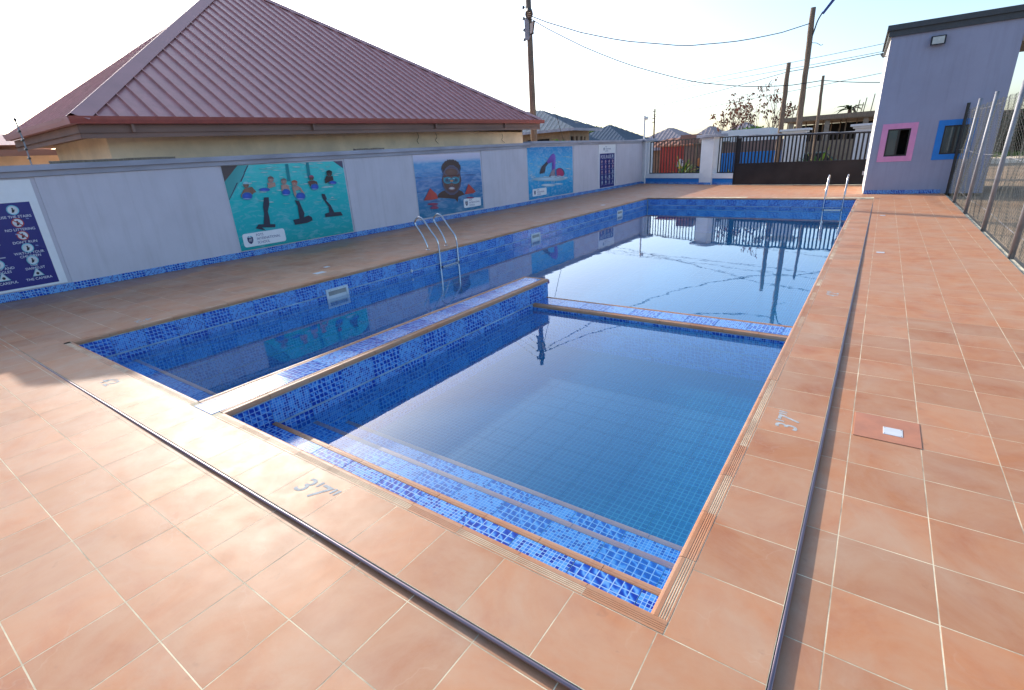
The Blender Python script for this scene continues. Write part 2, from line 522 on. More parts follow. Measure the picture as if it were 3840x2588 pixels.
# raised surround between coping and metal edge: near row and right-hand row
COPW = .072
YRA, XRR = -.457, 8.197
sur = MB()
for (a, b, c, d) in ((-.38, XRR, YRA, -.005), (XR + .005, XRR, -.005, 19.4)):
    sur.box(a, b, c, d, -.16, -.0004)
surround = tag(sur.build('pool_surround', 'grout'), kind='structure')
cells = grid(fr(-.38, XRR, 6.19, .397), [YRA, -COPW]) + grid([XR + COPW, XRR], fr(-COPW, 19.4, -.04, .3865))
lay_tiles(surround, cells, lambda x, y: 0.0, 'deck_tile', 300)
for path in ([(-.38, YRA - .010, -.012), (XRR + .010, YRA - .010, -.012)], [(XRR + .010, YRA - .010, -.012), (XRR + .010, 19.4, -.012)]):
    tb = MB(); n = 24
    pts = [Vector(path[0]).lerp(Vector(path[1]), k / n) + Vector((random.uniform(-.0015, .0015), random.uniform(-.0015, .0015), random.uniform(-.001, .001))) for k in range(n + 1)]
    tb.tube(pts, .0105, 10)
    tb.build('edge_trim', 'aluminium', surround, smooth=True)

# lower outer deck: wraps the near side and the right-hand side
low = MB()
nx = [-9, -.4] + [-.4 + 8.61 * k / 8 for k in range(1, 9)] + [10.13]
ny = [-6.0, YRA]
for i in range(len(nx) - 1):
    low.face([(nx[i], -6, zlow(nx[i], -6) - .0005), (nx[i + 1], -6, zlow(nx[i + 1], -6) - .0005), (nx[i + 1], YRA, zlow(nx[i + 1], YRA) - .0005), (nx[i], YRA, zlow(nx[i], YRA) - .0005)])
yy = [YRA + (21.38 - YRA) * k / 20 for k in range(21)]
for j in range(20):
    low.face([(XRR, yy[j], zlow(9, yy[j]) - .0005), (10.13, yy[j], zlow(9, yy[j]) - .0005), (10.13, yy[j + 1], zlow(9, yy[j + 1]) - .0005), (XRR, yy[j + 1], zlow(9, yy[j + 1]) - .0005)])
low.box(10.132, 10.22, -6, 21.3, -.3, -.045)   # rough concrete kerb under the wire fence
lowdeck = tag(low.build('outer_deck', 'grout'), kind='structure')
xs_n = fr(-9, XRR + .165, 5.54, .396)
ys_n = [-3.59, -3.2, -2.81, -2.42, -2.035, -1.65, -1.265, -.88, -.513, YRA - .002]
cells = [c for c in grid(xs_n, ys_n)]
xs_r = [XRR + .165 + .387 * k for k in range(6)]; xs_r[-1] = 10.128
ys_r = fr(-.457, 21.36, .225, .39)
cells += grid([XRR + .003] + xs_r, ys_r) + grid(xs_r, ys_n)
lay_tiles(lowdeck, cells, zlow, 'deck_tile', 300, gap=.005)

# level deck on the wall side and across the far end
lev = MB()
lev.box(XW - .05, -.005, YRA, 20.4, -.2, -.0004)
lev.face([(XW - .05, 20.4, -.0004), (-.005, 20.4, -.0004), (XR + .0, 19.66, -.0004), (10.13, 19.4, -.0004), (10.13, 27, -.0004), (XW - .05, 31.5, -.0004)])
leveldeck = tag(lev.build('level_deck', 'grout'), kind='structure')
cells = grid(fr(XW, -COPW, -COPW - .39, .39), fr(YRA, 20.45 + COPW, .12, .39))
ys_f = fr(20.1, 30.9, 20.53, .39)
for c in grid(fr(XW, 10.1, 0.2, .39), ys_f):
    xm, ym = (c[0] + c[1]) / 2, (c[2] + c[3]) / 2
    if xm < -.02 and ym < 20.55: continue
    if c[2] < yfar(min(max(xm, 0), XR)) + COPW and xm < XRR: continue
    if xm > XRR and c[3] > 21.4: continue
    fence = 30.9 - (xm + 4.3) * .5 if xm < 1.9 else 27.8 - (xm - 1.9) * .275
    if c[3] > fence: continue
    cells.append(c)
# fitted row along the slightly skewed far edge
lay_tiles(leveldeck, cells, lambda x, y: 0.0, 'deck_tile', 300)
fit = MB()
for k in range(20):
    x0 = XR * k / 20; x1 = XR * (k + 1) / 20
    ya, yb = yfar(x0) + COPW, yfar(x1) + COPW
    fit.face([(x0 + .003, ya, 0), (x1 - .003, yb, 0), (x1 - .003, 20.9, 0), (x0 + .003, 20.9, 0)])
tag(fit.build('fitted_tiles', 'deck_tile', leveldeck, loc=(0, 0, -.0005)), kind='stuff')

# painted depths, lamp boxes and junction covers set into the deck
def lettering(name, text, size, mat, parent, loc, rot, ext=0.0, align='CENTER', shear=0.0, sx=1.0, space=1.0, bold=0.0):
    cu = bpy.data.curves.new(name, 'FONT'); cu.body = text; cu.size = size; cu.extrude = ext
    cu.offset = size * bold; cu.align_x = align; cu.align_y = 'CENTER'; cu.shear = shear; cu.space_line = space
    cu.materials.append(M(mat)); cu.resolution_u = 3
    tmp = bpy.data.objects.new(name, cu); COL.objects.link(tmp)
    dg = bpy.context.evaluated_depsgraph_get(); dg.update()
    me = bpy.data.meshes.new_from_object(tmp.evaluated_get(dg)); me.name = name
    bpy.data.objects.remove(tmp)
    if not me.materials: me.materials.append(M(mat))
    o = link(name, me, parent, loc, rot); o.scale = (sx, 1, 1)
    return o
lettering('depth_marking', "3'7\"", .20, 'depth_paint', surround, (7.985, 2.10, .0013), (0, 0, R(90)), shear=.15, sx=.9, bold=.010)
lettering('depth_marking', "4'2\"", .19, 'depth_paint', surround, (7.985, 6.00, .0013), (0, 0, R(90)), shear=.15, sx=.9, bold=.010)
lettering('depth_marking', "5'", .19, 'depth_paint', surround, (7.985, 12.2, .0013), (0, 0, R(90)), shear=.15, sx=.9, bold=.010)
lettering('depth_marking', "3'7\"", .20, 'depth_paint', surround, (5.61, -.245, .0013), (0, 0, 0), shear=.15, bold=.010)
lettering('depth_marking', "4'2", .19, 'depth_paint', surround, (2.10, -.26, .0013), (0, 0, 0), shear=.15, bold=.010)
lettering('depth_marking', "4'2", .19, 'depth_paint', leveldeck, (-.27, .92, .0013), (0, 0, R(-90)), shear=.15, bold=.010)

def cover(loc, w, d, lab, grp=None):
    t = thing('junction_cover', lab, 'cover plate', loc, 0, grp)
    m = MB(); m.bev(-w / 2, w / 2, -d / 2, d / 2, 0, .0035, .0015); m.build('plate', 'white_plastic', t)
    for sx in (-1, 1):
        for sy in (-1, 1):
            q = MB(); q.tube([(sx * w * .42, sy * d * .40, .0035), (sx * w * .42, sy * d * .40, .0045)], .004, 8); q.build('screw', 'galvanised', t)
    return t
rt = MB(); rt.bev(-.19, .19, -.19, .19, 0, .0035, .001)
ro = rt.build('red_tile', 'red_cover_tile', lowdeck, loc=(8.565, 2.36, zlow(8.6, 2.4) + .0008))
cover((8.60, 2.33, zlow(8.6, 2.4) + .004), .112, .112, 'white square cover plate screwed into the reddest deck tile')
cover((8.47, 9.4, zlow(8.5, 9.4) + .001), .12, .12, 'white cover plate in right-hand deck, far from the red tile')
cover((8.47, 14.9, zlow(8.5, 14.9) + .001), .12, .12, 'white cover plate on the deck near the building with painted windows')
cover((-.62, 4.15, .001), .16, .22, 'white cover plate on the shaded deck above the large skimmer')
cover((-1.02, 4.6, .001), .11, .11, 'small grey cover plate on the shaded deck beside the larger white plate')
cover((-.65, 17.3, .001), .16, .22, 'white cover plate on shaded deck below the swimmer poster')

# ------------------------------------------------------------------ the pool
pool_m = MB()
ZF, ZFS = -1.40, -.95
YF = 20.6
pool_m.face([(-.02, -.02, ZF), (XR + .02, -.02, ZF), (XR + .02, YF + .1, ZF), (-.02, YF + .1, ZF)])             # floor bed
pool_m.box(-.30, -.008, -.3, YF + .3, ZF - .2, -.012)           # wall-side shell
pool_m.box(XR + .008, XR + .2, -.3, YF_R + .3, ZF - .2, -.17)
pool_m.box(-.30, XR + .2, -.30, -.008, ZF - .2, -.17)
pool_m.hexa([(-.3, YF_L + .04, ZF), (XR + .2, YF_R - .01, ZF), (XR + .2, YF_R + .3, ZF), (-.3, YF_L + .3, ZF),
             (-.3, YF_L + .04, -.012), (XR + .2, YF_R - .01, -.012), (XR + .2, YF_R + .3, -.012), (-.3, YF_L + .3, -.012)])
pool = tag(pool_m.build('swimming_pool', 'pool_grout'), kind='structure')

TW, TH = .40, .25
tile_cache = {}
def pool_tile(w, h, k):
    key = (round(w, 3), round(h, 3), k)
    if key not in tile_cache:
        m = MB(); b = .0015; g_ = .004
        x0, x1, y0, y1 = g_ / 2, w - g_ / 2, g_ / 2, h - g_ / 2
        m.bev(x0, x1, y0, y1, -.004, .004, b)
        me = bpy.data.meshes.new('pool_tile'); me.from_pydata(m.v, [], m.f)
        me.materials.append(M(('pool_tile_swirl', 'pool_tile_mosaic', 'pool_tile_floor')[k]))
        uv = me.uv_layers.new(name='UVMap')
        for p in me.polygons:
            for li in p.loop_indices:
                v = me.vertices[me.loops[li].vertex_index].co; uv.data[li].uv = (v.x, v.y)
        tile_cache[key] = me
    return tile_cache[key]

class TileField:
    """tiles on a plane given by origin and two unit axes; near ones as objects, others joined"""
    def __init__(s): s.rest = MB()
    def put(s, parent, o, ax, ay, w, h, k, single):
        o, ax, ay = Vector(o), Vector(ax).normalized(), Vector(ay).normalized()
        if single:
            az = ax.cross(ay)
            mt = Matrix((ax, ay, az)).transposed().to_4x4(); mt.translation = o
            ob = link('pool_tile', pool_tile(w, h, k), parent)
            ob.matrix_local = parent_matrix(parent).inverted() @ mt
        else:
            ru, rv = random.randint(0, 40) * .4, random.randint(0, 40) * .25
            g_ = .003
            az = ax.cross(ay) * .002
            pts = [o + ax * g_ + ay * g_ + az, o + ax * (w - g_) + ay * g_ + az, o + ax * (w - g_) + ay * (h - g_) + az, o + ax * g_ + ay * (h - g_) + az]
            s.rest.face(pts, k, uv=[(ru + g_, rv + g_), (ru + w - g_, rv + g_), (ru + w - g_, rv + h - g_), (ru + g_, rv + h - g_)])
    def row(s, parent, o, ax, ay, length, h, k0=0, w=TW, single=lambda i: True, kk=None):
        o, ax = Vector(o), Vector(ax).normalized()
        n = max(1, int(math.ceil(length / w - .05)))
        for i in range(n):
            ww = min(w, length - i * w)
            s.put(parent, o + ax * (i * w), ax, ay, ww, h, (i + k0) % 2 if kk is None else kk, single(i))
    def done(s, parent, name='far_tiles'):
        if s.rest.f: tag(s.rest.build(name, ['pool_tile_swirl', 'pool_tile_mosaic', 'pool_tile_floor'], parent, world=True), kind='stuff')

NOSE = .045
tf = TileField()
# wall-side pool wall, rows downwards; first two rows near the camera as single tiles
for r in range(6):
    z = -NOSE - .003 - (r + 1) * (TH + .008)
    tf.row(pool, (0, 0, z), (0, 1, 0), (0, 0, 1), YF_L, TH, r, single=lambda i, r=r: r == 0 and i < 40 or r == 1 and i < 26)
# far wall
fdir = Vector((-XR, YF_L - YF_R, 0)).normalized()
for r in range(6):
    z = -NOSE - .003 - (r + 1) * (TH + .008)
    tf.row(pool, (XR, YF_R, z), (-1, (YF_L - YF_R) / XR, 0), (0, 0, 1), XR, TH, r, single=lambda i, r=r: r == 0)
# near wall and right wall (seen only mirrored or not at all)
for r in range(5):
    z = -NOSE - .003 - (r + 1) * (TH + .008)
    tf.row(pool, (XR, 0, z), (-1, 0, 0), (0, 0, 1), XR, TH, r, single=lambda i: False)
    tf.row(pool, (XR, 0, z), (0, 1, 0), (0, 0, 1), YF_R, TH, r, single=lambda i: False)
# floors
for j in range(82):
    tf.row(pool, (XD1 if j < 20 else 0, j * TH + .0, (ZFS if j < 20 else ZF) + .004), (1, 0, 0), (0, 1, 0), XR - (XD1 if j < 20 else 0), TH, j, single=lambda i, j=j: 4 < j < 10 and 0 < i < 9, kk=2)
for j in range(20):
    tf.row(pool, (0, j * TH, ZF + .004), (1, 0, 0), (0, 1, 0), XD0, TH, j, single=lambda i: False, kk=2)
tf.done(pool)
sf = MB(); sf.face([(XD1, .0, ZFS), (XR, .0, ZFS), (XR, 4.95, ZFS), (XD1, 4.95, ZFS)]); sf.build('paddling_floor', 'pool_grout', pool)

simple('limescale', (.30, .42, .52), .8, var=.45, scale=4, stretch=(1, 1, 3), bump=.3)
m = MB(); m.box(.0042, .0062, .003, YF_L - .02, -.322, -.297); m.build('scale_band', 'limescale', pool)
m = MB(); m.hexa([(.01, YF_L - .0072, -.322), (.01, YF_L - .0052, -.322), (XR - .01, YF_R - .0052, -.322), (XR - .01, YF_R - .0072, -.322), (.01, YF_L - .0072, -.297), (.01, YF_L - .0052, -.297), (XR - .01, YF_R - .0052, -.297), (XR - .01, YF_R - .0072, -.297)]); m.build('scale_band', 'limescale', pool)

# ribbed terracotta nosing pieces
def nose_profile(w, dirs=1):
    """across the edge: q = distance back from the pool side, z = height"""
    p = [(-.012, -.044), (-.016, -.030), (-.014, -.012), (-.006, -.002), (.004, .0015)]
    x = .022
    for k in range(4):
        p += [(x, .0010), (x + .002, -.0005), (x + .006, -.0005), (x + .008, .0010)]
        x += (w - .03) / 4
    p += [(w - .002, .001), (w - .002, -.020), (.010, -.044)]
    return p
nose_cache = {}
def nose_piece(parent, p, q, inward, w=COPW, name='nosing'):
    """p->q along the edge line, inward = unit vector pointing from the pool to the deck side"""
    p, q, inward = Vector(p), Vector(q), Vector(inward)
    if (q - p).cross(inward).z < 0: p, q = q, p
    L = (q - p).length; key = (round(L, 3), round(w, 3))
    if key not in nose_cache:
        m = MB(); pr = nose_profile(w)
        m.ring([[(.002, a, b) for a, b in pr], [(L - .002, a, b) for a, b in pr]])
        me = bpy.data.meshes.new('nosing'); me.from_pydata(m.v, [], m.f); me.materials.append(M('coping_tile')); nose_cache[key] = me
    ax = (q - p).normalized(); ay = inward; az = Vector((0, 0, 1))
    mt = Matrix((ax, ay, az)).transposed().to_4x4(); mt.translation = p + Vector((0, 0, random.uniform(-.0008, .0008)))
    o = link(name, nose_cache[key], parent); o.matrix_local = parent_matrix(parent).inverted() @ mt
    return o
def nose_run(parent, p, q, inward, n=None, w=COPW):
    p, q = Vector(p), Vector(q); L = (q - p).length
    n = n or max(1, round(L / .4))
    for k in range(n): nose_piece(parent, p.lerp(q, k / n), p.lerp(q, (k + 1) / n), inward, w)
nose_run(pool, (0, 0, 0), (XD0, 0, 0), (0, -1, 0))
nose_run(pool, (XD1, 0, 0), (XR + .07, 0, 0), (0, -1, 0))
nose_run(pool, (XR, 0, 0), (XR, YF_R, 0), (1, 0, 0))
nose_run(pool, (0, YF_L, 0), (0, 0, 0), (-1, 0, 0))
nose_run(pool, (XR, YF_R, 0), (0, YF_L, 0), Vector((YF_L - YF_R, XR, 0)).normalized())

# divider between the lane and the shallow pool
div = thing('pool_divider', 'blue tiled dividing wall with terracotta edges, sunlit at its near end', 'pool wall', (XD0, 0, 0))
m = MB(); m.box(XD0 + .004, XD1 - .004, -.071, YD - .004, ZF, -.008); m.build('core', 'pool_grout', div, world=True)
td = TileField()
td.row(div, (XD1 - .073, -.07, 0), (0, 1, 0), (-1, 0, 0), YD, .32, 0)
for r in range(5):
    z = -NOSE - .003 - (r + 1) * (TH + .008)
    td.row(div, (XD1, 0, z), (0, 1, 0), (0, 0, 1), YD, TH, r, single=lambda i, r=r: r < 3)
    td.row(div, (XD0, YD, z), (0, -1, 0), (0, 0, 1), YD, TH, r, single=lambda i, r=r: r < 1)
    td.row(div, (XD1, YD, z), (-1, 0, 0), (0, 0, 1), XD1 - XD0, TH, r, single=lambda i, r=r: r < 2)
td.done(div, 'submerged_tiles')
m = MB(); m.box(XD1 + .0042, XD1 + .0060, .01, 4.88, -.320, -.298); m.build('scale_band', 'limescale', div, world=True)
nose_run(div, (XD1, 0, .0008), (XD1, YD, .0008), (-1, 0, 0), w=.07)
nose_run(div, (XD0, YD, .0008), (XD0, 0, .0008), (1, 0, 0), w=.07)
nose_run(div, (XD0 + .072, YD, .0008), (XD1 - .072, YD, .0008), (0, -1, 0), n=1, w=.06)

# low weir across the shallow pool
ZW, YW0, YW1 = -.312, 4.90, 5.37
weir = thing('pool_weir', 'low blue tiled weir crossing the pool just above the water', 'pool wall', (XD1, YW0, 0))
m = MB(); m.box(XD1 + .002, XR + .01, YW0 + .004, YW1 - .004, ZF, ZW - .008); m.build('core', 'pool_grout', weir, world=True)
tw = TileField()
tw.row(weir, (XD1, YW0 + .073, ZW), (1, 0, 0), (0, 1, 0), XR - XD1, .324, 0)
for r in range(3):
    z = ZW - NOSE - .003 - (r + 1) * (TH + .008)
    tw.row(weir, (XD1, YW0, z), (1, 0, 0), (0, 0, 1), XR - XD1, TH, r + 1, single=lambda i, r=r: r < 1)
    tw.row(weir, (XR, YW1, z), (-1, 0, 0), (0, 0, 1), XR - XD1, TH, r, single=lambda i: False)
tw.done(weir, 'submerged_tiles')
nose_run(weir, (XR, YW0, ZW), (XD1, YW0, ZW), (0, 1, 0), w=.07)
nose_run(weir, (XD1, YW1, ZW), (XR, YW1, ZW), (0, -1, 0), w=.07)

# entry steps
def steps(name, label, x0, x1, levels):
    st = thing(name, label, 'pool steps', (x0, 0, 0))
    ts = TileField(); y0 = -.01; zprev = 0
    for (ye, z) in levels:
        m = MB(); m.box(x0 + .002, x1 - .002, -.006, ye - .004, z - .5, z - .006); m.build('core', 'pool_grout', st, world=True)
        ts.row(st, (x0, ye - .049 - .3, z), (1, 0, 0), (0, 1, 0), x1 - x0, .3, int(ye * 10) % 2)
        ts.row(st, (x1, ye, z - NOSE - .19), (-1, 0, 0), (0, 0, 1), x1 - x0, .185, 0, single=lambda i: False)
        nose_run(st, (x0, ye, z), (x1, ye, z), (0, -1, 0), w=.047)
    ts.done(st, 'riser_tiles')
    # outward side of nosing faces +Y
    return st
steps('pool_steps', 'three broad blue steps with terracotta edges into the shallow pool', XD1 + .004, XR - .002, [(.415, -.285), (.815, -.47), (1.17, -.64)])
steps('pool_steps', 'single submerged blue step at the near end of the lane', .004, XD0 - .004, [(.60, -.45)])

# water
def water_body(poly, z0, z1):
    m = MB(); m.prism(poly, 'z', z0, z1)
    tag(m.build('water', 'pool_water'), kind='structure')
water_body([(-.006, -.004), (XD0 + .006, -.004), (XD0 + .006, YD - .012), (XR + .006, YD - .012), (XR + .006, YF_R + .02), (-.006, YF_L + .02)], ZF - .05, ZWATER)
water_body([(XD1 - .006, -.003), (XR + .006, -.003), (XR + .006, YW0 + .006), (XD1 - .006, YW0 + .006)], ZFS - .05, ZWATER + .003)

# skimmers, wall inlet
def skimmer(y, lab, w=.50, h=.26):
    t = thing('pool_skimmer', lab, 'skimmer', (0, y, -.47), 0, 'white skimmers in the pool wall')
    fr_ = .045
    m = MB(); m.box(.004, .022, 0, w, h - fr_, h); m.box(.004, .022, 0, w, 0, fr_); m.box(.004, .022, 0, fr_, fr_ + .0005, h - fr_ - .0005); m.box(.004, .022, w - fr_, w, fr_ + .0005, h - fr_ - .0005)
    m.build('frame', 'white_plastic', t)
    m = MB(); m.face([(.0075, fr_, fr_), (.0075, w - fr_, fr_), (.0075, w - fr_, h - fr_), (.0075, fr_, h - fr_)]); m.build('throat', 'concrete', t)
    m = MB(); m.box(.009, .0145, fr_ + .004, w - fr_ - .004, .05, .13); m.build('flap', 'white_plastic', t)
    for k in (.2, .5, .8):
        q = MB(); q.tube([(.022, w * k, h - fr_ / 2), (.024, w * k, h - fr_ / 2)], .006, 8); q.build('screw', 'galvanised', t)
    return t
skimmer(3.79, 'largest white framed skimmer opening in the blue pool wall')
skimmer(10.95, 'middle white skimmer in the blue wall beyond the ladder')
skimmer(17.2, 'smallest far skimmer in the blue wall near the corner')
m = MB()
m.tube([(.004, 6.02, -.30), (.02, 6.02, -.30), (.03, 6.02, -.30)], [.035, .035, .02], 14)
tag(m.build('water_inlet', 'white_plastic', smooth=False), 'small round white inlet nozzle in blue wall beside the ladder', 'inlet')

# ladders
def ladder(loc, rz, lab, width=.56):
    """local: x along the wall, y towards the pool, z up; origin on the deck edge between the rails"""
    t = thing('pool_ladder', lab, 'ladder', loc, rz, 'steel pool ladders')
    for s in (-1, 1):
        x = s * width / 2
        pts = [(x, -.31, 0), (x, -.31, .08), (x, -.36, .20), (x, -.46, .37), (x, -.60, .55), (x, -.632, .64), (x, -.58, .715), (x, -.48, .755), (x, -.36, .71), (x, -.25, .58), (x, -.12, .42), (x, -.01, .30), (x, .042, .20), (x, .055, .05), (x, .055, -.4), (x, .055, -1.15)]
        # the tall loop leans back over the deck
        q = MB(); q.tube(smoothpath(pts, 5), .0205, 12); q.build('handrail', 'steel', t, smooth=True)
        f = MB(); f.tube([(x, -.31, 0), (x, -.31, .008), (x, -.31, .014)], [.052, .052, .036], 16); f.build('flange', 'steel', t)
    for z in (-.37, -.62, -.87):
        b = MB(); b.bev(-width / 2 + .015, width / 2 - .015, .03, .095, z - .02, z + .004, .006); tr = b.build('tread', 'steel', t)
        for s in (-1, 1):
            c = MB(); c.box(s * (width / 2 - .02) - .012, s * (width / 2 - .02) + .012, .025, .100, z - .026, z + .007); c.build('tread_clamp', 'black_metal', tr)
    return t
ladder((0, 7.24, 0), R(-90), 'steel pool ladder standing in front of the goggled child poster', .64)
ladder((7.06, 19.70, 0), R(180), 'steel pool ladder at the far end beside the dark gate', .57)

# ------------------------------------------------------------------ boundary wall on the left with its posters
def wtop(y):
    return 2.29 + (y - .8) * .0150 if y < 17.7 else 2.60 + (y - 17.7) * .0018
bw = thing('boundary_wall', 'long pale grey boundary wall with dark grey coping along the pool', 'wall', (XW, 12, 0))
def wall_seg(y0, y1, name, x0, x1, dz0, dz1, mat, par, cut=None):
    m = MB(); ys = [y0 + (y1 - y0) * k / 6 for k in range(7)]
    rings = []
    for y in ys:
        a = 0 if dz0 is None else wtop(y - 1e-4 if y == y1 else y) + dz0
        b = wtop(y - 1e-4 if y == y1 else y) + dz1
        rings.append([(x0, y, a), (x1, y, a), (x1, y, b), (x0, y, b)])
    m.ring(rings); return m.build(name, mat, par, world=True)
for (y0, y1) in ((-9, 17.699), (17.701, 31.2)):
    wall_seg(y0, y1, 'wall_body', XW - .2, XW, None, -.20, 'wall_paint', bw)
    wall_seg(y0, y1, 'coping', XW - .26, XW + .055, -.197, -.10, 'coping_grey', bw)
    wall_seg(y0, y1, 'coping', XW - .32, XW + .115, -.098, 0, 'coping_grey', bw)
# raised plaster panels between the posters
for (y0, y1) in ((1.19, 4.46), (7.98, 10.60), (14.28, 17.36), (21.62, 24.36), (26.75, 30.6)):
    wall_seg(y0, y1, 'plaster_panel', XW + .001, XW + .022, -2.0 if False else None, -.203, 'wall_paint', bw)
ts = TileField()
sk = TileField()
for i in range(int((31 + 1.2) / .4)):
    y = -1.2 + i * .4
    sk.put(bw, (XW + .028, y, .004), (0, 1, 0), (0, 0, 1), .4, .145 + random.uniform(-.004, .004), i % 2, i < 60)
sk.done(bw, 'skirting_tiles')
m = MB(); m.box(XW + .0015, XW + .023, -1.2, 30.9, 0, .145); m.build('skirting_bed', 'concrete', bw, world=True)

# ---- printed boards. local frame: x along the wall (viewed left to right), y = height, z out of the wall
def board(name, label, y0, y1, z0, z1, mat, group=None):
    t = link(name, None, None, (XW + .006, y0, z0), (R(90), 0, R(90)))
    tag(t, label, 'poster', group)
    m = MB(); W, H = y1 - y0, z1 - z0
    m.box(0, W, 0, H, -.004, .016)
    m.build('backing', mat, t)
    return t, W, H
class Print:
    """flat printed shapes, each layer a hair above the last; drawn in 0..1 board coordinates (v up)"""
    def __init__(s, W, H, quad=None, soft=None):
        s.soft, s.rg = soft, random.Random(17)
        s.W, s.H, s.m, s.z = W, H, MB(), .0170
        s.h = hom(quad) if quad else None
    def P(s, p):
        if s.h: p = s.h(p)
        return (min(max(p[0], 0), 1) * s.W, min(max(p[1], 0), 1) * s.H)
    def poly(s, pts, col, cols=None):
        s.z += .00025
        q = [s.P(p) for p in pts]
        if cols is None:   # printed shading: each corner a slightly different tone
            cols = []
            for _ in q:
                f = s.rg.uniform(.80, 1.18); cols.append(tuple(c * f for c in col))
        s.m.face([(x, y, s.z) for x, y in q], 0, col=cols)
    def ell(s, cx, cyy, rx, ry, col, a0=0, a1=360, n=14):
        full = a1 - a0 == 360
        A = [R(a0 + (a1 - a0) * k / n) for k in range(n + 1)]
        if not full or s.soft is None:
            s.poly([(cx + rx * math.cos(a), cyy + ry * math.sin(a)) for a in (A[:-1] if full else A)], col); return
        s.z += .00025
        hi = tuple(min(1, c * 1.22) for c in col); lo = tuple(c * .80 for c in col); ed = tuple(c * .45 + b * .55 for c, b in zip(col, s.soft))
        ring = lambda f: [s.P((cx + rx * f * math.cos(a), cyy + ry * f * math.sin(a))) for a in A]
        c0 = s.P((cx - rx * .2, cyy - ry * .25)); r1, r2 = ring(.88), ring(1.10)
        for k in range(n):
            s.m.face([(*c0, s.z), (*r1[k], s.z), (*r1[k + 1], s.z)], 0, col=[hi, lo, lo])
            s.m.face([(*r1[k], s.z), (*r2[k], s.z), (*r2[k + 1], s.z), (*r1[k + 1], s.z)], 0, col=[lo, ed, ed, lo])
    def build(s, parent, name='printed_picture', mat='printed_picture'):
        # orient all faces outwards
        for fi, f in enumerate(s.m.f):
            p = [Vector(s.m.v[i]) for i in f]
            ar = sum(p[i].x * p[(i + 1) % len(p)].y - p[(i + 1) % len(p)].x * p[i].y for i in range(len(p)))
            if ar < 0:
                s.m.f[fi] = tuple(reversed(f))
                c = s.m.c.get(fi)
                if c and isinstance(c[0], (tuple, list)): s.m.c[fi] = list(reversed(c))
        return s.m.build(name, mat, parent)
def hom(quad):
    """pixel quad TL,TR,BR,BL -> (0,1),(1,1),(1,0),(0,0)"""
    src = [Vector(q) for q in quad]; dst = [(0, 1), (1, 1), (1, 0), (0, 0)]
    A = []; B = []
    for (x, y), (u, v) in zip(src, dst):
        A += [[x, y, 1, 0, 0, 0, -u * x, -u * y], [0, 0, 0, x, y, 1, -v * x, -v * y]]; B += [u, v]
    n = 8
    for i in range(n):
        p = max(range(i, n), key=lambda r: abs(A[r][i])); A[i], A[p] = A[p], A[i]; B[i], B[p] = B[p], B[i]
        for r in range(n):
            if r != i:
                f = A[r][i] / A[i][i]
                for c in range(i, n): A[r][c] -= f * A[i][c]
                B[r] -= f * B[i]
    h = [B[i] / A[i][i] for i in range(n)]
    def f(p):
        w = h[6] * p[0] + h[7] * p[1] + 1
        return ((h[0] * p[0] + h[1] * p[1] + h[2]) / w, (h[3] * p[0] + h[4] * p[1] + h[5]) / w)
    return f
def backdrop(t, W, H, rows, mat):
    """smooth vertical colour change: rows = [(v, colour), ...]"""
    m = MB()
    for (v0, c0), (v1, c1) in zip(rows, rows[1:]):
        m.face([(0, v0 * H, .0165), (W, v0 * H, .0165), (W, v1 * H, .0165), (0, v1 * H, .0165)], 0, col=[c0, c0, c1, c1])
    m.build('printed_water', mat, t)
NAVY, PALE = (.012, .016, .10), (.70, .70, .74)
def school_card(t, W, H, u0, u1, v0, v1, sz):
    x0, x1, y0, y1 = u0 * W, u1 * W, v0 * H, v1 * H; r = .06
    pts = []
    for cx, cyy, a in ((x1 - r, y0 + r, -90), (x1 - r, y1 - r, 0), (x0 + r, y1 - r, 90), (x0 + r, y0 + r, 180)):
        pts += [(cx + r * math.cos(R(a + 22.5 * k)), cyy + r * math.sin(R(a + 22.5 * k))) for k in range(5)]
    m = MB(); m.prism(pts, 'z', .0216, .0232); card = m.build('school_card', 'board_white', t)
    crest(card, x0 + .16 * (x1 - x0), (y0 + y1) / 2, (y1 - y0) * .62, .0236)
    lettering('lettering', 'FOTS\nINTERNATIONAL\nSCHOOL', sz, 'board_navy', card, (x0 + .31 * (x1 - x0), (y0 + y1) / 2, .0240), (0, 0, 0), ext=.0002, align='LEFT', sx=.92, space=1.05)
def crest(par, x, y, h, z):
    w = h * .72; k = Print(1, 1); k.z = z
    k.P = lambda p: (x + p[0] * w, y + p[1] * h)
    k.poly([(-.5, .34), (-.5, -.05), (-.36, -.32), (0, -.5), (.36, -.32), (.5, -.05), (.5, .34), (0, .28)], NAVY)
    k.poly([(-.44, .38), (-.2, .5), (0, .40), (.2, .5), (.44, .38), (.3, .32), (0, .36), (-.3, .32)], (.16, .45, .55))
    for d in (-.2, 0, .2):
        k.poly([(d - .04, -.28), (d + .02, -.26), (d + .06, .1), (d + .14, .14), (d + .10, .2), (d, .14)], (.55, .55, .58))
        k.poly([(d - .12, -.04), (d + .12, .0), (d + .12, .04), (d - .12, 0)], (.55, .55, .58))
    k.build(par, 'crest')

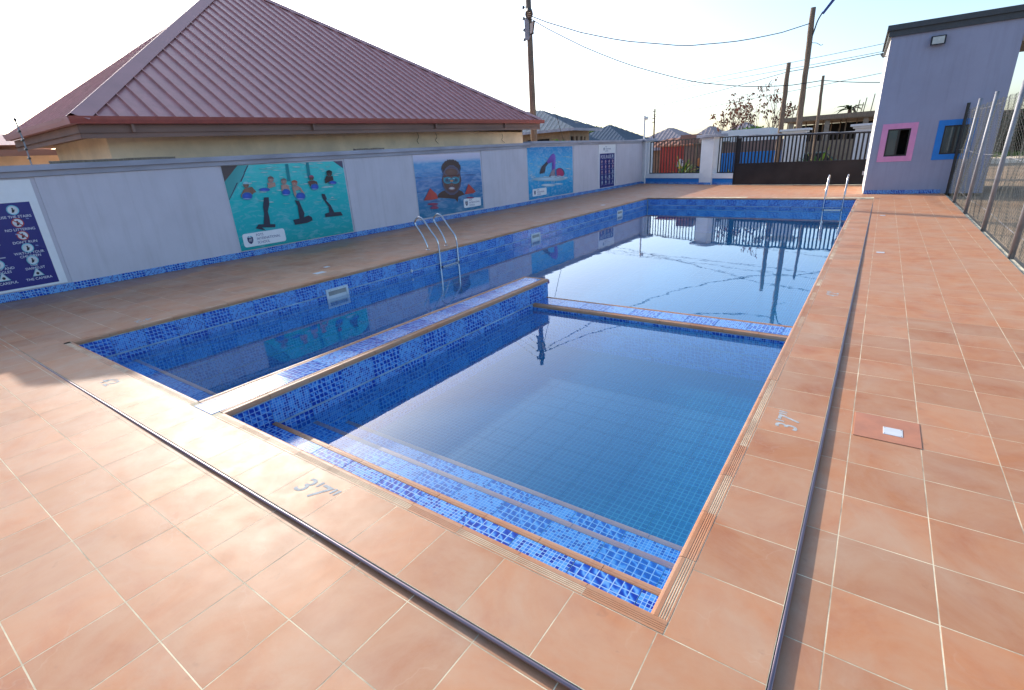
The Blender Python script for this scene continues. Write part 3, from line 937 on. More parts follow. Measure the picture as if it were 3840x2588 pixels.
# --- poster: children with kickboards
TEAL = (.0, .36, .36)
t, W, H = board('swim_class_poster', 'teal poster of six children with blue kickboards in a pool', 4.53, 7.92, .17, 2.14, 'board_white')
backdrop(t, W, H, [(0, (.0, .25, .25)), (.25, (.0, .31, .33)), (.6, (.0, .37, .37)), (1, (.05, .47, .45))], 'print_teal')
q = Print(W, H, [(75, 165), (1880, 60), (2040, 1190), (345, 1500)], (.0, .38, .38))
q.poly([(75, 165), (320, 150), (125, 410)], (.09, .06, .06))
q.poly([(320, 150), (480, 140), (420, 270), (360, 400), (185, 700), (125, 410)], (.07, .40, .40))
for a, b in (((470, 150), (415, 265)), ((420, 270), (360, 405)), ((310, 420), (180, 690))):
    q.poly([(a[0] - 8, a[1]), (a[0] + 10, a[1]), (b[0] + 12, b[1]), (b[0] - 10, b[1])], (.05, .05, .10))
q.poly([(1740, 66), (1880, 60), (1890, 178)], (.10, .08, .14))
rg = random.Random(3)
for k in range(60):
    x, y = rg.uniform(430, 1860), rg.uniform(90, 480) if k < 48 else rg.uniform(480, 760)
    q.ell(x, y, rg.uniform(20, 75), rg.uniform(3, 10), (.50, .66, .66) if k % 3 else (.20, .55, .54), n=8)
for (x, y) in ((1045, 210), (1350, 180)):
    q.poly([(x - 25, y - 90), (x + 15, y - 90), (x + 50, y + 180), (x + 5, y + 180)], (.0, .22, .26))
DK = (.030, .032, .055)
q.poly([(690, 650), (760, 645), (768, 760), (742, 870), (765, 960), (775, 1070), (850, 1070), (850, 1118), (650, 1122), (712, 1172), (560, 1138), (600, 1075), (680, 1070), (690, 900), (675, 800)], DK)
q.poly([(1145, 690), (1210, 700), (1250, 800), (1290, 900), (1280, 960), (1350, 930), (1400, 960), (1410, 1010), (1330, 1050), (1145, 1082), (1120, 1000), (1215, 980), (1205, 910), (1190, 780)], DK)
q.poly([(1550, 585), (1600, 590), (1632, 660), (1620, 690), (1690, 770), (1740, 880), (1840, 872), (1872, 930), (1740, 945), (1605, 958), (1600, 905), (1665, 880), (1655, 790), (1570, 660)], DK)
TAN, FAIR, BRN, DBR, BLU = (.26, .13, .085), (.48, .27, .22), (.14, .06, .045), (.055, .028, .025), (.03, .10, .50)
def kid(hx, hy, hr, face, cap, arms, bd, bcol=BLU, body=None):
    if body: q.poly(body, face)
    for a in arms: q.poly(a, face)
    q.ell(bd[0], bd[1], bd[2], bd[3], bcol)
    q.ell(bd[0] - bd[2] * .1, bd[1] + bd[3] * .72, bd[2] * .8, bd[3] * .16, (.25, .35, .62))
    q.ell(hx, hy, hr * .86, hr * 1.05, face)
    if cap: q.ell(hx - 2, hy - hr * .28, hr, hr * .85, cap, 180, 360)
    q.ell(hx - hr * .3, hy + hr * .1, hr * .12, hr * .08, (.03, .02, .02), n=6); q.ell(hx + hr * .3, hy + hr * .1, hr * .12, hr * .08, (.03, .02, .02), n=6)
    q.ell(hx, hy + hr * .58, hr * .28, hr * .09, (.45, .16, .14), n=6)
kid(432, 455, 46, TAN, (.30, .55, .60), [[(400, 520), (440, 500), (400, 600), (360, 660), (352, 620)], [(480, 490), (530, 520), (540, 580), (505, 630), (490, 600)]], (445, 630, 72, 56), body=[(400, 530), (450, 495), (520, 485), (580, 560), (520, 590), (420, 590)])
kid(798, 368, 46, FAIR, (.20, .10, .09), [[(850, 420), (870, 470), (770, 505), (740, 480)]], (702, 528, 76, 28), body=[(740, 420), (860, 410), (865, 470), (770, 500)])
kid(990, 395, 44, FAIR, (.22, .16, .15), [[(945, 450), (985, 460), (985, 560), (955, 560)], [(1020, 450), (1060, 460), (1080, 545), (1050, 560)]], (1020, 568, 60, 50), body=[(950, 450), (1040, 440), (1040, 510), (960, 515)])
kid(1148, 425, 46, FAIR, (.45, .10, .05), [[(1105, 480), (1140, 480), (1180, 610), (1165, 650), (1140, 610)], [(1200, 470), (1240, 490), (1298, 590), (1275, 620)]], (1235, 628, 68, 58), body=[(1110, 480), (1200, 460), (1240, 520), (1150, 540)])
kid(1402, 335, 38, BRN, (.42, .08, .16), [[(1345, 400), (1370, 385), (1400, 450), (1385, 475)], [(1440, 385), (1480, 390), (1500, 450), (1480, 470)]], (1448, 478, 56, 46), body=[(1350, 390), (1440, 375), (1480, 400), (1440, 440), (1370, 430)])
kid(1670, 262, 46, DBR, (.02, .014, .014), [[(1625, 300), (1720, 300), (1735, 370), (1610, 420), (1600, 360)]], (1722, 408, 54, 28))
q.build(t)
school_card(t, W, H, .03, .36, .035, .20, .088)

# --- poster: child with goggles and arm floats
t, W, H = board('goggles_poster', 'blue poster of a smiling child in turquoise goggles with red arm floats', 10.68, 14.2, .20, 2.22, 'board_white')
backdrop(t, W, H, [(0, (.0, .12, .24)), (.25, (.01, .13, .28)), (.55, (.03, .13, .33)), (.72, (.05, .20, .42)), (.86, (.06, .25, .47)), (.92, (.40, .40, .52)), (1, (.52, .47, .58))], 'print_sea')
q = Print(W, H, [(150, 105), (1612, 40), (1680, 1290), (290, 1500)], (.03, .13, .33))
rg = random.Random(5)
for k in range(34):
    x, y = rg.uniform(250, 1600), rg.uniform(450, 1150)
    q.ell(x, y, rg.uniform(40, 160), rg.uniform(3, 9), (.12, .24, .46) if k % 2 else (.02, .07, .22), n=8)
q.poly([(690, 960), (760, 905), (860, 870), (1100, 860), (1200, 910), (1260, 980), (1120, 1030), (1100, 1150), (1050, 1080), (900, 1060), (760, 1050), (660, 1040)], DBR)
q.poly([(860, 860), (1090, 850), (1090, 960), (870, 970)], (.09, .04, .032))
q.ell(968, 400, 195, 185, (.040, .020, .022))
for k in range(26):
    a = R(180 + k * 7.0); x, y = 968 + 195 * math.cos(a), 400 + 185 * math.sin(a)
    q.poly([(x - 18, y + 14), (x + 18, y + 14), (x + rg.uniform(-20, 20), y - rg.uniform(12, 42))], (.040, .020, .022))
q.ell(975, 655, 192, 305, (.115, .052, .040))
q.ell(970, 480, 150, 90, (.150, .072, .062))
q.ell(800, 640, 30, 80, (.10, .045, .036)); q.ell(1150, 640, 30, 80, (.10, .045, .036))
for s, cx in ((-1, 890), (1, 1050)):
    q.ell(cx, 660, 88, 72, (.02, .32, .42)); q.ell(cx, 662, 60, 48, (.015, .14, .22)); q.ell(cx + s * 14, 655, 24, 20, (.02, .04, .06)); q.ell(cx - s * 30, 625, 26, 8, (.35, .60, .66))
    q.poly([(cx + s * 70, 620), (cx + s * 95, 560), (cx + s * 88, 680)], (.02, .28, .40))
q.poly([(935, 655), (1005, 655), (1000, 690), (940, 690)], (.60, .22, .06))
q.poly([(790, 560), (1150, 530), (1150, 556), (790, 588)], (.10, .025, .022))
q.ell(970, 765, 48, 34, (.165, .080, .062)); q.ell(952, 782, 11, 8, (.03, .015, .015), n=8); q.ell(990, 782, 11, 8, (.03, .015, .015), n=8)
q.ell(972, 845, 72, 40, (.22, .075, .075)); q.ell(972, 840, 56, 24, (.64, .60, .58)); q.poly([(920, 838), (1024, 838), (1024, 842), (920, 842)], (.40, .33, .32))
RED = (.52, .055, .04)
q.poly([(505, 830), (640, 960), (670, 1060), (560, 1085), (370, 1100)], RED); q.poly([(505, 830), (540, 1085), (370, 1100)], (.43, .04, .035))
q.poly([(1340, 742), (1500, 915), (1440, 955), (1255, 975)], RED); q.poly([(1340, 742), (1370, 965), (1255, 975)], (.46, .05, .05))
for (x, y, w, h) in ((560, 1180, 110, 26), (590, 1265, 90, 24), (1370, 1055, 80, 18), (600, 1225, 60, 12)):
    q.ell(x, y, w, h, (.30, .04, .10))
q.build(t)
school_card(t, W, H, .665, .955, .055, .215, .088)

# --- poster: front crawl swimmer
t, W, H = board('crawl_poster', 'bright blue poster of a swimmer in purple sleeve and pink cap', 17.46, 21.52, .19, 2.36, 'board_white')
backdrop(t, W, H, [(0, (.0, .19, .40)), (.3, (.0, .25, .50)), (.55, (.07, .34, .56)), (.75, (.04, .30, .55)), (1, (.0, .17, .42))], 'print_splash')
q = Print(W, H, [(78, 215), (1112, 140), (1128, 1250), (122, 1400)], (.06, .32, .55))
rg = random.Random(9)
for k in range(70):
    x, y = rg.uniform(110, 1100), rg.gauss(880, 60) if k < 40 else rg.uniform(380, 700)
    q.ell(x, y, rg.uniform(8, 70), rg.uniform(3, 12), (.52, .64, .72) if k % 2 else (.30, .52, .66), n=8)
q.ell(540, 1065, 150, 30, (.55, .68, .78)); q.ell(780, 1040, 100, 18, (.48, .63, .76)); q.ell(560, 925, 360, 46, (.42, .58, .70))
PUR = (.17, .07, .42)
q.poly([(660, 328), (700, 372), (708, 470), (700, 690), (690, 830), (610, 850), (625, 690), (628, 530), (530, 572), (505, 520), (560, 430), (618, 350)], PUR)
q.poly([(660, 328), (700, 372), (708, 470), (700, 690), (670, 690), (665, 400)], (.21, .10, .48))
q.poly([(505, 520), (535, 572), (480, 650), (470, 740), (440, 805), (430, 770), (405, 800), (395, 790), (370, 805), (345, 800), (360, 720), (390, 640), (450, 580)], (.055, .045, .060))
q.poly([(600, 760), (650, 700), (700, 680), (710, 880), (620, 885), (550, 870)], (.30, .22, .25))
q.poly([(550, 870), (580, 830), (620, 850), (620, 885)], (.05, .03, .10))
q.ell(800, 800, 118, 138, (.06, .06, .12), 175, 365); q.poly([(735, 870), (730, 720), (775, 665), (840, 690), (885, 760), (905, 830), (850, 870)], (.46, .03, .13))
q.poly([(688, 700), (720, 680), (725, 860), (695, 870)], (.02, .22, .50))
for k in range(22):
    q.ell(rg.uniform(560, 1000), rg.uniform(850, 905), rg.uniform(10, 60), rg.uniform(4, 14), (.50, .63, .73), n=8)
q.build(t)
school_card(t, W, H, .075, .37, .055, .20, .088)

# --- the two pool rules boards
CAPT = {(0, 3): 'USE THE STAIRS', (1, 3): 'NO LITTERING', (2, 3): "DON'T RUN", (3, 3): 'WATCH YOUR\nCHILDREN', (4, 3): 'USE\nSWIMSUIT', (5, 3): 'THE CAMERA', (4, 2): 'USE CAP AND\nGOGGLES', (5, 2): 'BE CAREFUL'}
def rules(label, y0, y1, z0, z1):
    t, W, H = board('pool_rules_board', label, y0, y1, z0, z1, 'board_white', 'pool rules boards')
    m = MB(); bx, by0, by1 = .055, .02, .80
    m.box(bx * W, (1 - bx) * W, by0 * H, by1 * H, .0161, .0170); m.build('blue_panel', 'board_navy', t)
    crest(t, .30 * W, .90 * H, .17, .0172)
    lettering('lettering', 'FOTS\nINTERNATIONAL\nSCHOOL', .10, 'board_navy', t, (.38 * W, .90 * H, .0172), (0, 0, 0), ext=.0002, align='LEFT', sx=.92, space=1.05)
    lettering('heading', 'POOL RULES', .25, 'board_white', t, (.42 * W, .72 * H, .0178), (0, 0, 0), ext=.0003, sx=.95)
    k = Print(W, H); k.z = .0172
    asp = W / H
    for r in range(6):
        for c in range(4):
            if r == 0 and c < 3: continue
            u = .18 + .215 * c; v = .735 - .118 * r
            rad = .039
            WHT, REDC, SKY, INK = (.66, .67, .70), (.45, .04, .04), (.20, .52, .64), (.03, .02, .03)
            if r == 5 and c >= 2:
                k.poly([(u - rad, v - rad * asp * .8), (u + rad, v - rad * asp * .8), (u, v + rad * asp)], (.25, .55, .62))
                k.poly([(u - rad * .8, v - rad * asp * .68), (u + rad * .8, v - rad * asp * .68), (u, v + rad * asp * .8)], WHT)
                k.ell(u, v - rad * asp * .25, rad * .28, rad * asp * .3, INK, n=8)
            else:
                ban = (r in (1, 2)) or (r == 3 and c < 3)
                k.ell(u, v, rad, rad * asp, REDC if ban else SKY, n=20)
                k.ell(u, v, rad * .82, rad * asp * .82, WHT, n=20)
                k.ell(u, v + rad * asp * .3, rad * .16, rad * asp * .16, INK, n=8)
                k.poly([(u - rad * .3, v - rad * asp * .55), (u + rad * .1, v - rad * asp * .5), (u + rad * .35, v + rad * asp * .05), (u - rad * .1, v + rad * asp * .2)], INK)
                if ban:
                    k.poly([(u - rad * .66, v + rad * asp * .52), (u - rad * .52, v + rad * asp * .66), (u + rad * .66, v - rad * asp * .52), (u + rad * .52, v - rad * asp * .66)], REDC)
            if (r, c) in CAPT:
                lettering('caption', CAPT[(r, c)], .062, 'board_white', t, (u * W, (v - rad * asp - .018) * H, .0176), (0, 0, 0), ext=.0002)
            else:
                k.poly([(u - .06, v - rad * asp - .012), (u + .06, v - rad * asp - .012), (u + .06, v - rad * asp - .022), (u - .06, v - rad * asp - .022)], (.45, .46, .55))
    rg = random.Random(2)
    for _ in range(16):
        u, v = rg.uniform(.08, .92), rg.uniform(.05, .68)
        k.poly([(u, v), (u + .018, v - .004), (u + .018, v + .004), (u, v + .008)], (.30, .36, .62))
    tag(k.build(t, 'printed_pattern'), kind='stuff')
rules('pool rules board cut off by the edge, beside the teal poster', -1.05, 1.12, .17, 2.06)
rules('pool rules board near the corner, beyond the swimmer poster', 24.46, 26.62, .12, 2.40)

# electric-fence stake and timber left on top of the wall
t = thing('fence_stake', 'thin grey electric fence stake on top of the boundary wall', 'stake', (XW - .1, 1.25, 2.29))
m = MB(); m.tube([(0, 0, 0), (0, .01, .42), (0, .0, .80)], .012, 8); m.build('rod', 'galvanised', t)
for z in (.12, .27, .42, .57, .76):
    q = MB(); q.tube([(-.035, 0, z), (.035, 0, z)], .02, 8); q.build('insulator', 'black_metal', t)
for i, (y0, y1, lab) in enumerate(((1.55, 3.70, 'long weathered plank lying on the wall coping below the brown eave'), (8.6, 9.7, 'short weathered timber lying on the wall coping beside goggles poster'))):
    m = MB(); n = 7
    m.ring([[(XW - .28, y, wtop(y) + .002 + .01 * math.sin(k)), (XW - .17, y, wtop(y) + .002), (XW - .17 + .01 * math.sin(k * 2), y, wtop(y) + .05 + .008 * math.sin(k * 1.7)), (XW - .28, y, wtop(y) + .055 + .008 * math.cos(k * 2.3))] for k, y in ((k, y0 + (y1 - y0) * k / n) for k in range(n + 1))])
    tag(m.build('plank' if i == 0 else 'timber_offcut', 'weathered_wood'), lab, 'timber')

# ------------------------------------------------------------------ front fence: pillars, grilles, plinths, sliding gate
A_, B_, C_ = Vector((-4.3, 30.9, 0)), Vector((1.9, 27.8, 0)), Vector((7.72, 26.2, 0))
ANG1 = math.atan2((B_ - A_).y, (B_ - A_).x); ANG2 = math.atan2((C_ - B_).y, (C_ - B_).x)
def place(s, ang, o): return (o.x + s * math.cos(ang), o.y + s * math.sin(ang), 0)
def pillar(s, w, h, label, capw=.18, d=.55):
    t = thing('fence_pillar', label, 'pillar', place(s, ANG1, A_), ANG1, 'white fence pillars')
    m = MB(); m.box(-w / 2, w / 2, -.08, d, 0, h - .15); m.build('shaft', 'white_plaster', t)
    m = MB(); m.bev(-w / 2 - capw, w / 2 + capw, -.08 - capw, d + capw, h - .148, h, .012); m.build('cap', 'coping_grey', t)
    m = MB(); m.bev(-w / 2 - .06, w / 2 + .06, -.14, d + .06, h - .21, h - .15, .01); m.build('cap_moulding', 'white_plaster', t)
    mw = parent_matrix(t)
    for i in range(2):
        f = TileField(); f.put(t, mw @ Vector((-w / 2 + i * w / 2, -.086, .002)), (math.cos(ANG1), math.sin(ANG1), 0), (0, 0, 1), w / 2, .115, i, True)
    return t
pillar(-.16, .90, 2.66, 'white corner pillar with grey cap where wall and grille fence meet', .16)
pillar(5.14, .84, 2.60, 'free-standing white pillar with grey cap between the two grilles', .20)
def plinth(s0, s1, label):
    t = thing('fence_plinth', label, 'low wall', place(s0, ANG1, A_), ANG1, 'blue plinths under the grilles'); L = s1 - s0
    m = MB(); m.box(0, L, .02, .32, 0, .33); m.build('base', 'blue_paint', t)
    m = MB(); m.box(0, L, -.03, .37, .332, .45); m.box(0, L, 0, .34, .4505, .58); m.build('ledge', 'white_plaster', t)
    f = TileField(); f.row(t, tuple(Vector(place(s0, ANG1, A_)) + Matrix.Rotation(ANG1, 3, 'Z') @ Vector((0, .013, .002))), (math.cos(ANG1), math.sin(ANG1), 0), (0, 0, 1), L, .11)
    return t
def grille(s0, s1, z0, z1, n, label):
    t = thing('fence_grille', label, 'grille', place(s0, ANG1, A_), ANG1, 'black bar grilles'); L = s1 - s0
    for z in (z0, z1 - .05):
        m = MB(); m.box(0, L, .13, .17, z, z + .05); m.build('rail', 'black_metal', t)
    b = MB(); b.box(-.022, .022, .133, .167, z0 + .0505, z1 - .0505); o = b.build('bar', 'black_metal', t, loc=(.022, 0, 0))
    for k in range(1, n):
        link('bar', o.data, t, (.022 + (L - .044) * k / (n - 1), 0, 0))
    return t
for (a, b) in ((.29, 4.72), (5.56, 6.93)):
    plinth(a, b, 'blue painted plinth with white ledge under the ' + ('wide grille' if a < 1 else 'narrow grille beside the gate'))
grille(.50, 4.52, .59, 2.47, 18, 'wide black bar grille between corner pillar and white pillar')
grille(5.74, 6.92, .60, 2.42, 8, 'narrow black bar grille between white pillar and gate')
m = MB(); m.box(0, .20, .02, .34, .585, 2.40)
for s in (.29,):
    tag(m.build('jamb_pier', 'white_plaster', None, loc=place(s, ANG1, A_)), 'slim white pier beside the corner pillar at the grille', 'pier').rotation_euler = (0, 0, ANG1)

gt = thing('sliding_gate', 'dark brown metal gate with solid lower panel and upright bars', 'gate', place(.08, ANG2, B_), ANG2)
GL = 5.92
m = MB(); m.box(0, GL, -.06, -.03, .02, 1.02); m.build('lower_panel', 'gate_sheet', gt)
m = MB(); m.hexa([(0, -.08, 2.32), (GL, -.08, 2.12), (GL, -.02, 2.12), (0, -.02, 2.32), (0, -.08, 2.39), (GL, -.08, 2.19), (GL, -.02, 2.19), (0, -.02, 2.39)]); m.build('top_rail', 'gate_sheet', gt)
m = MB(); m.box(0, GL, -.08, -.02, 1.021, 1.07); m.build('middle_rail', 'gate_sheet', gt)
m = MB(); m.box(-.06, -.001, -.08, -.02, .02, 2.39); m.build('end_post', 'gate_sheet', gt)
m = MB(); m.box(-.001, .22, -.052, -.03, 1.071, 2.30); m.build('side_plate', 'gate_sheet', gt)
bm_ = MB(); bm_.box(-.034, .034, -.065, -.035, 0, 1.25); bo = bm_.build('bar', 'gate_sheet', gt, loc=(.30, 0, 1.0715))
n = 33
for k in range(n):
    x = .30 + (GL - .4) * k / (n - 1); hh = 2.32 - .2 * x / GL - 1.0715
    o = bo if k == 0 else link('bar', bo.data, gt, (x, 0, 1.0715))
    o.scale = (1, 1, (hh + .01) / 1.25)
m = MB()
for k in range(14):
    x = .5 + k * .38
    m.face([(x, .02, 2.37 - .035 * x + .02 * math.sin(k * 2.1)), (x + .38, .02, 2.37 - .035 * (x + .38) + .02 * math.sin(k * 2.1 + 2.1)), (x + .38, .06, 2.43 - .035 * (x + .38) + .02 * math.sin(k * 2.1 + 2.1)), (x, .06, 2.43 - .035 * x + .02 * math.sin(k * 2.1))])
m.build('bent_flashing', 'galvanised', gt)
m = MB(); m.box(GL - .06, GL + .02, -.12, -.085, .42, .58); tag(m.build('gate_switch', 'white_plastic', gt))

# ------------------------------------------------------------------ changing-room building on the right
bl = thing('changing_building', 'tall grey building with pink and blue framed windows beside the gate', 'building', (9.4, 22, 0))
BY = 21.40
fa, fb, fc, fd = (7.84, BY), (11.12, BY), (11.12, 26.2), (7.66, 26.2)
def openwall(x0, x1, z0, z1, y, holes):
    """front wall with real openings, split into strips round the holes"""
    m = MB(); xs = sorted({x0, x1} | {h[0] for h in holes} | {h[1] for h in holes}); zs = sorted({z0, z1} | {h[2] for h in holes} | {h[3] for h in holes})
    for i in range(len(xs) - 1):
        for j in range(len(zs) - 1):
            cx, cz = (xs[i] + xs[i + 1]) / 2, (zs[j] + zs[j + 1]) / 2
            if any(h[0] < cx < h[1] and h[2] < cz < h[3] for h in holes): continue
            m.face([(xs[i], y, zs[j]), (xs[i + 1], y, zs[j]), (xs[i + 1], y, zs[j + 1]), (xs[i], y, zs[j + 1])])
    for h in holes:   # reveals
        a, b, c, d = h
        for p, q in (((a, c), (a, d)), ((a, d), (b, d)), ((b, d), (b, c)), ((b, c), (a, c))):
            m.face([(p[0], y, p[1]), (q[0], y, q[1]), (q[0], y + .14, q[1]), (p[0], y + .14, p[1])])
    return m
WIN = [(8.24, 8.88, 1.27, 2.16), (9.76, 10.38, 1.27, 2.16)]
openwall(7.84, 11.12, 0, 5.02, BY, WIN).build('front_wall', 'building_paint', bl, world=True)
m = MB(); m.face([(7.66, 26.2, 0), (7.84, BY, 0), (7.84, BY, 5.02), (7.66, 26.2, 5.02)]); m.build('side_wall', 'building_white', bl, world=True)  # white instead of grey: the sunlight on this face put into the colour
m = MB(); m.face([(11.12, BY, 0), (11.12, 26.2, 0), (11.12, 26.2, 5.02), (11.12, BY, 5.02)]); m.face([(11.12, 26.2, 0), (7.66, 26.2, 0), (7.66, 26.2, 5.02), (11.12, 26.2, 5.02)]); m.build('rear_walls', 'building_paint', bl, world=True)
m = MB(); m.face([(7.95, BY + .6, 0), (11.0, BY + .6, 0), (11.0, BY + .6, 4.9), (7.95, BY + .6, 4.9)]); m.build('dark_room_sheet', 'dark_hollow', bl, world=True)  # black sheet painting the dark of the room behind the windows
m = MB(); m.hexa([(7.76, BY - .07, 5.0205), (11.14, BY - .07, 5.0205), (11.14, 26.3, 5.0205), (7.58, 26.3, 5.0205), (7.76, BY - .07, 5.20), (11.14, BY - .07, 5.20), (11.14, 26.3, 5.20), (7.58, 26.3, 5.20)])
m.hexa([(7.70, BY - .13, 5.2005), (15.0, BY - .13, 5.2005), (15.0, 26.4, 5.2005), (7.52, 26.4, 5.2005), (7.70, BY - .13, 5.36), (15.0, BY - .13, 5.36), (15.0, 26.4, 5.36), (7.52, 26.4, 5.36)])
m.build('parapet', 'trim_dark', bl, world=True)
m = MB(); m.box(11.122, 15.0, BY - .02, 24.5, 4.40, 5.199); m.build('canopy_beam', 'bare_concrete', bl, world=True)
m = MB(); m.box(14.6, 15.0, BY, BY + .4, -.1, 4.3995); m.build('canopy_column', 'white_plaster', bl, world=True)
for (a, b, c, d), mt in zip(WIN, ('pink_paint', 'blue_paint')):
    fw = .175; m = MB(); y0, y1 = BY - .012, BY - .001
    m.box(a - fw, b + fw, y0, y1, d, d + fw); m.box(a - fw, b + fw, y0, y1, c - fw, c); m.box(a - fw, a, y0, y1, c, d); m.box(b, b + fw, y0, y1, c, d)
    m.build('painted_surround', mt, bl, world=True)
    w = MB(); f = .045; w.box(a + .001, b - .001, BY + .02, BY + .06, d - f, d - .001); w.box(a + .001, b - .001, BY + .02, BY + .06, c + .001, c + f); w.box(a + .001, a + f, BY + .02, BY + .06, c + f, d - f); w.box(b - f, b - .001, BY + .02, BY + .06, c + f, d - f)
    xm = (a + b) / 2; w.box(xm - .03, xm + .03, BY + .018, BY + .062, c + f, d - f)
    wf = w.build('window_frame', 'black_metal', bl, world=True)
    for i, (p, q_) in enumerate(((a + f, xm - .03), (xm + .03, b - f))):
        g_ = MB(); g_.box(p + .0005, q_ - .0005, BY + .038, BY + .043, c + f, d - f)
        if i == 0 or mt == 'blue_paint': g_.build('pane', 'window_glass', wf, world=True)
f = TileField(); f.row(bl, (7.85, BY - .014, .002), (1, 0, 0), (0, 0, 1), 2.18, .13)
t = thing('floodlight', 'black framed floodlight high on the grey building wall', 'floodlight', (9.10, BY, 4.72))
m = MB(); m.hexa([(-.19, -.17, -.13), (.19, -.17, -.13), (.19, -.05, -.10), (-.19, -.05, -.10), (-.19, -.10, .14), (.19, -.10, .14), (.19, -.03, .14), (-.19, -.03, .14)]); m.build('housing', 'black_metal', t)
m = MB(); m.face([(-.15, -.1745, -.10), (.15, -.1745, -.10), (.15, -.1125, .11), (-.15, -.1125, .11)]); m.build('lamp_face', 'lamp_glass', t)
m = MB(); m.box(-.03, .03, -.06, -.0, -.06, .04); m.build('bracket', 'black_metal', t)
t = thing('security_camera', 'small dark camera on bracket on the sunlit building side', 'camera', (7.80, 22.2, 4.55))
m = MB(); m.tube([(0, 0, 0), (-.12, 0, .0)], .015, 6); m.build('bracket', 'galvanised', t)
m = MB(); m.tube([(-.10, .06, .02), (-.16, -.14, .08)], .045, 10); m.build('housing', 'trim_dark', t)
m = MB(); m.box(7.735, 7.745, 24.0, 24.06, .9, 2.0); m.build('gate_guide', 'galvanised', bl, world=True)

# ------------------------------------------------------------------ wire fence on the right
wf = thing('wire_fence', 'chain link fence on grey steel posts along the right-hand deck', 'fence', (10.2, 12, 0))
PY = [18.55, 15.75, 12.6, 9.5, 6.4, 3.3]
for i, y in enumerate(PY):
    m = MB(); m.tube([(10.185, y, -.08), (10.2, y, 1.4), (10.22, y, 2.78)], .042, 12); m.build('post', 'galvanised', wf, world=True, smooth=True)
m = MB(); m.tube([(10.2, 21.2, -.08), (10.22, 21.25, 2.8)], .045, 10); m.build('corner_post', 'black_metal', wf, world=True)
def chain(w, h, cell=.112, r=.0021):
    m = MB(); n = int(w / cell); k = int(h / (cell * .5))
    rg = random.Random(1)
    def wire(a, b):
        a, b = Vector(a), Vector(b); d = (b - a); s = Vector((1, 0, 0)).cross(d).normalized() * r; e = Vector((r, 0, 0))
        i = len(m.v); m.v += [tuple(a + s), tuple(a - s * .5 + e), tuple(a - s * .5 - e), tuple(b + s), tuple(b - s * .5 + e), tuple(b - s * .5 - e)]
        for q in ((0, 1, 4, 3), (1, 2, 5, 4), (2, 0, 3, 5)): m.f.append(tuple(i + z for z in q)); m.m.append(0)
    bul = lambda y, z: .05 * math.sin(z * 2.2 + y * 2.03) * math.sin(z * 1.2) + .012 * math.sin(y * 9)
    N = lambda a, b: (bul(a * cell / 2, b * cell / 2), a * cell / 2 + .008 * math.sin(b * .7), b * cell / 2 + .010 * math.sin(a * .35))
    for a in range(2 * n):
        for b in range(k):
            if (a + b) % 2 == 0:
                wire(N(a, b), N(a + 1, b + 1))
                if a: wire(N(a, b), N(a - 1, b + 1))
    return m
ch = chain(3.1, 2.6)
first = ch.build('wire_mesh', 'wire_mesh', wf)
first['kind'] = 'stuff'
first.location = (.03, PY[0] - 12, .02)
for y in PY[1:] + [PY[-1] - 3.1]:
    if y == PY[0]: continue
    o = link('wire_mesh', first.data, wf, (.03, y - 12, .02)); o['kind'] = 'stuff'
for z in (.3, 1.4, 2.5):
    m = MB(); m.tube([(10.24, 21.2 - k * 1.0, z + .02 * math.sin(k)) for k in range(19)], .004, 5); m.build('line_wire', 'galvanised', wf, world=True)

# ------------------------------------------------------------------ brown-roofed house behind the wall
hs = thing('brown_roof_house', 'beige house with big maroon ribbed metal hip roof behind the wall', 'house', (-14, 11.5, 0))
EN, EF = Vector((-5.5, 2.41, 3.22)), Vector((-5.5, 20.68, 3.60))
AP = Vector((-14.6, 11.5, 9.25))
EBN, EBF = Vector((-10.5, 2.41, 3.22)), Vector((-23.7, 20.68, 3.60))
def hwall(p, q, name):
    m = MB(); m.face([(p[0], p[1], 0), (q[0], q[1], 0), (q[0], q[1], p[2] if len(p) > 2 else 3.2), (p[0], p[1], p[2] if len(p) > 2 else 3.2)]); return m.build(name, 'beige_plaster', hs, world=True)
hwall((-6.2, 3.1, 3.12), (-6.2, 20.05), 'front_wall'); hwall((-9.9, 3.1, 3.12), (-6.2, 3.1), 'end_wall'); hwall((-6.2, 20.05, 3.3), (-23, 20.05), 'end_wall'); hwall((-23, 19.9, 3.12), (-9.9, 3.1), 'rear_wall')
m = MB(); m.face([EN + Vector((-.02, .02, -.30)), EF + Vector((-.02, -.02, -.30)), EBF + Vector((0, 0, -.30)), EBN + Vector((0, 0, -.30))]); m.build('soffit', 'fascia_brown', hs, world=True)
rf = MB()   # roof deck under the sheets
dn = Vector((0, 0, -.05))
for tri in ((EN, EF, AP), (EBN, EN, AP), (EF, EBF, AP), (EBF, EBN, AP)): rf.face([p + dn for p in tri])
roof = rf.build('roof', 'roof_brown', hs, world=True)
def sheets(p, q, apex, n, name='roof_sheet'):
    """ribbed sheets from the eave p->q up to the hips; each strip one piece"""
    p, q, apex = Vector(p), Vector(q), Vector(apex)
    nrm = (q - p).cross(apex - p).normalized()
    if nrm.z < 0: nrm = -nrm
    L = (q - p).length; e = (q - p) / L
    foot = (apex - p).dot(e); up = (apex - (p + e * foot)); H = up.length; up = up / H
    def top(s):
        return H * (s / foot if s < foot else (L - s) / (L - foot))
    w = L / n
    for k in range(n):
        s0 = k * w
        prof = [(0, .0), (.12, .0), (.14, .052), (.18, .052), (.22, 0), (.6, .0), (1, 0)]
        m = MB(); lo = []; hi = []
        for a, h in prof:
            s = s0 + a * w; s = min(max(s, .0), L)
            lo.append(p + e * s - up * .06 + nrm * (h + .006)); hi.append(p + e * s + up * max(0, top(s)) + nrm * (h + .006))
        m.ring([lo, hi], closed=False)
        m.build(name, 'roof_brown', roof, world=True)
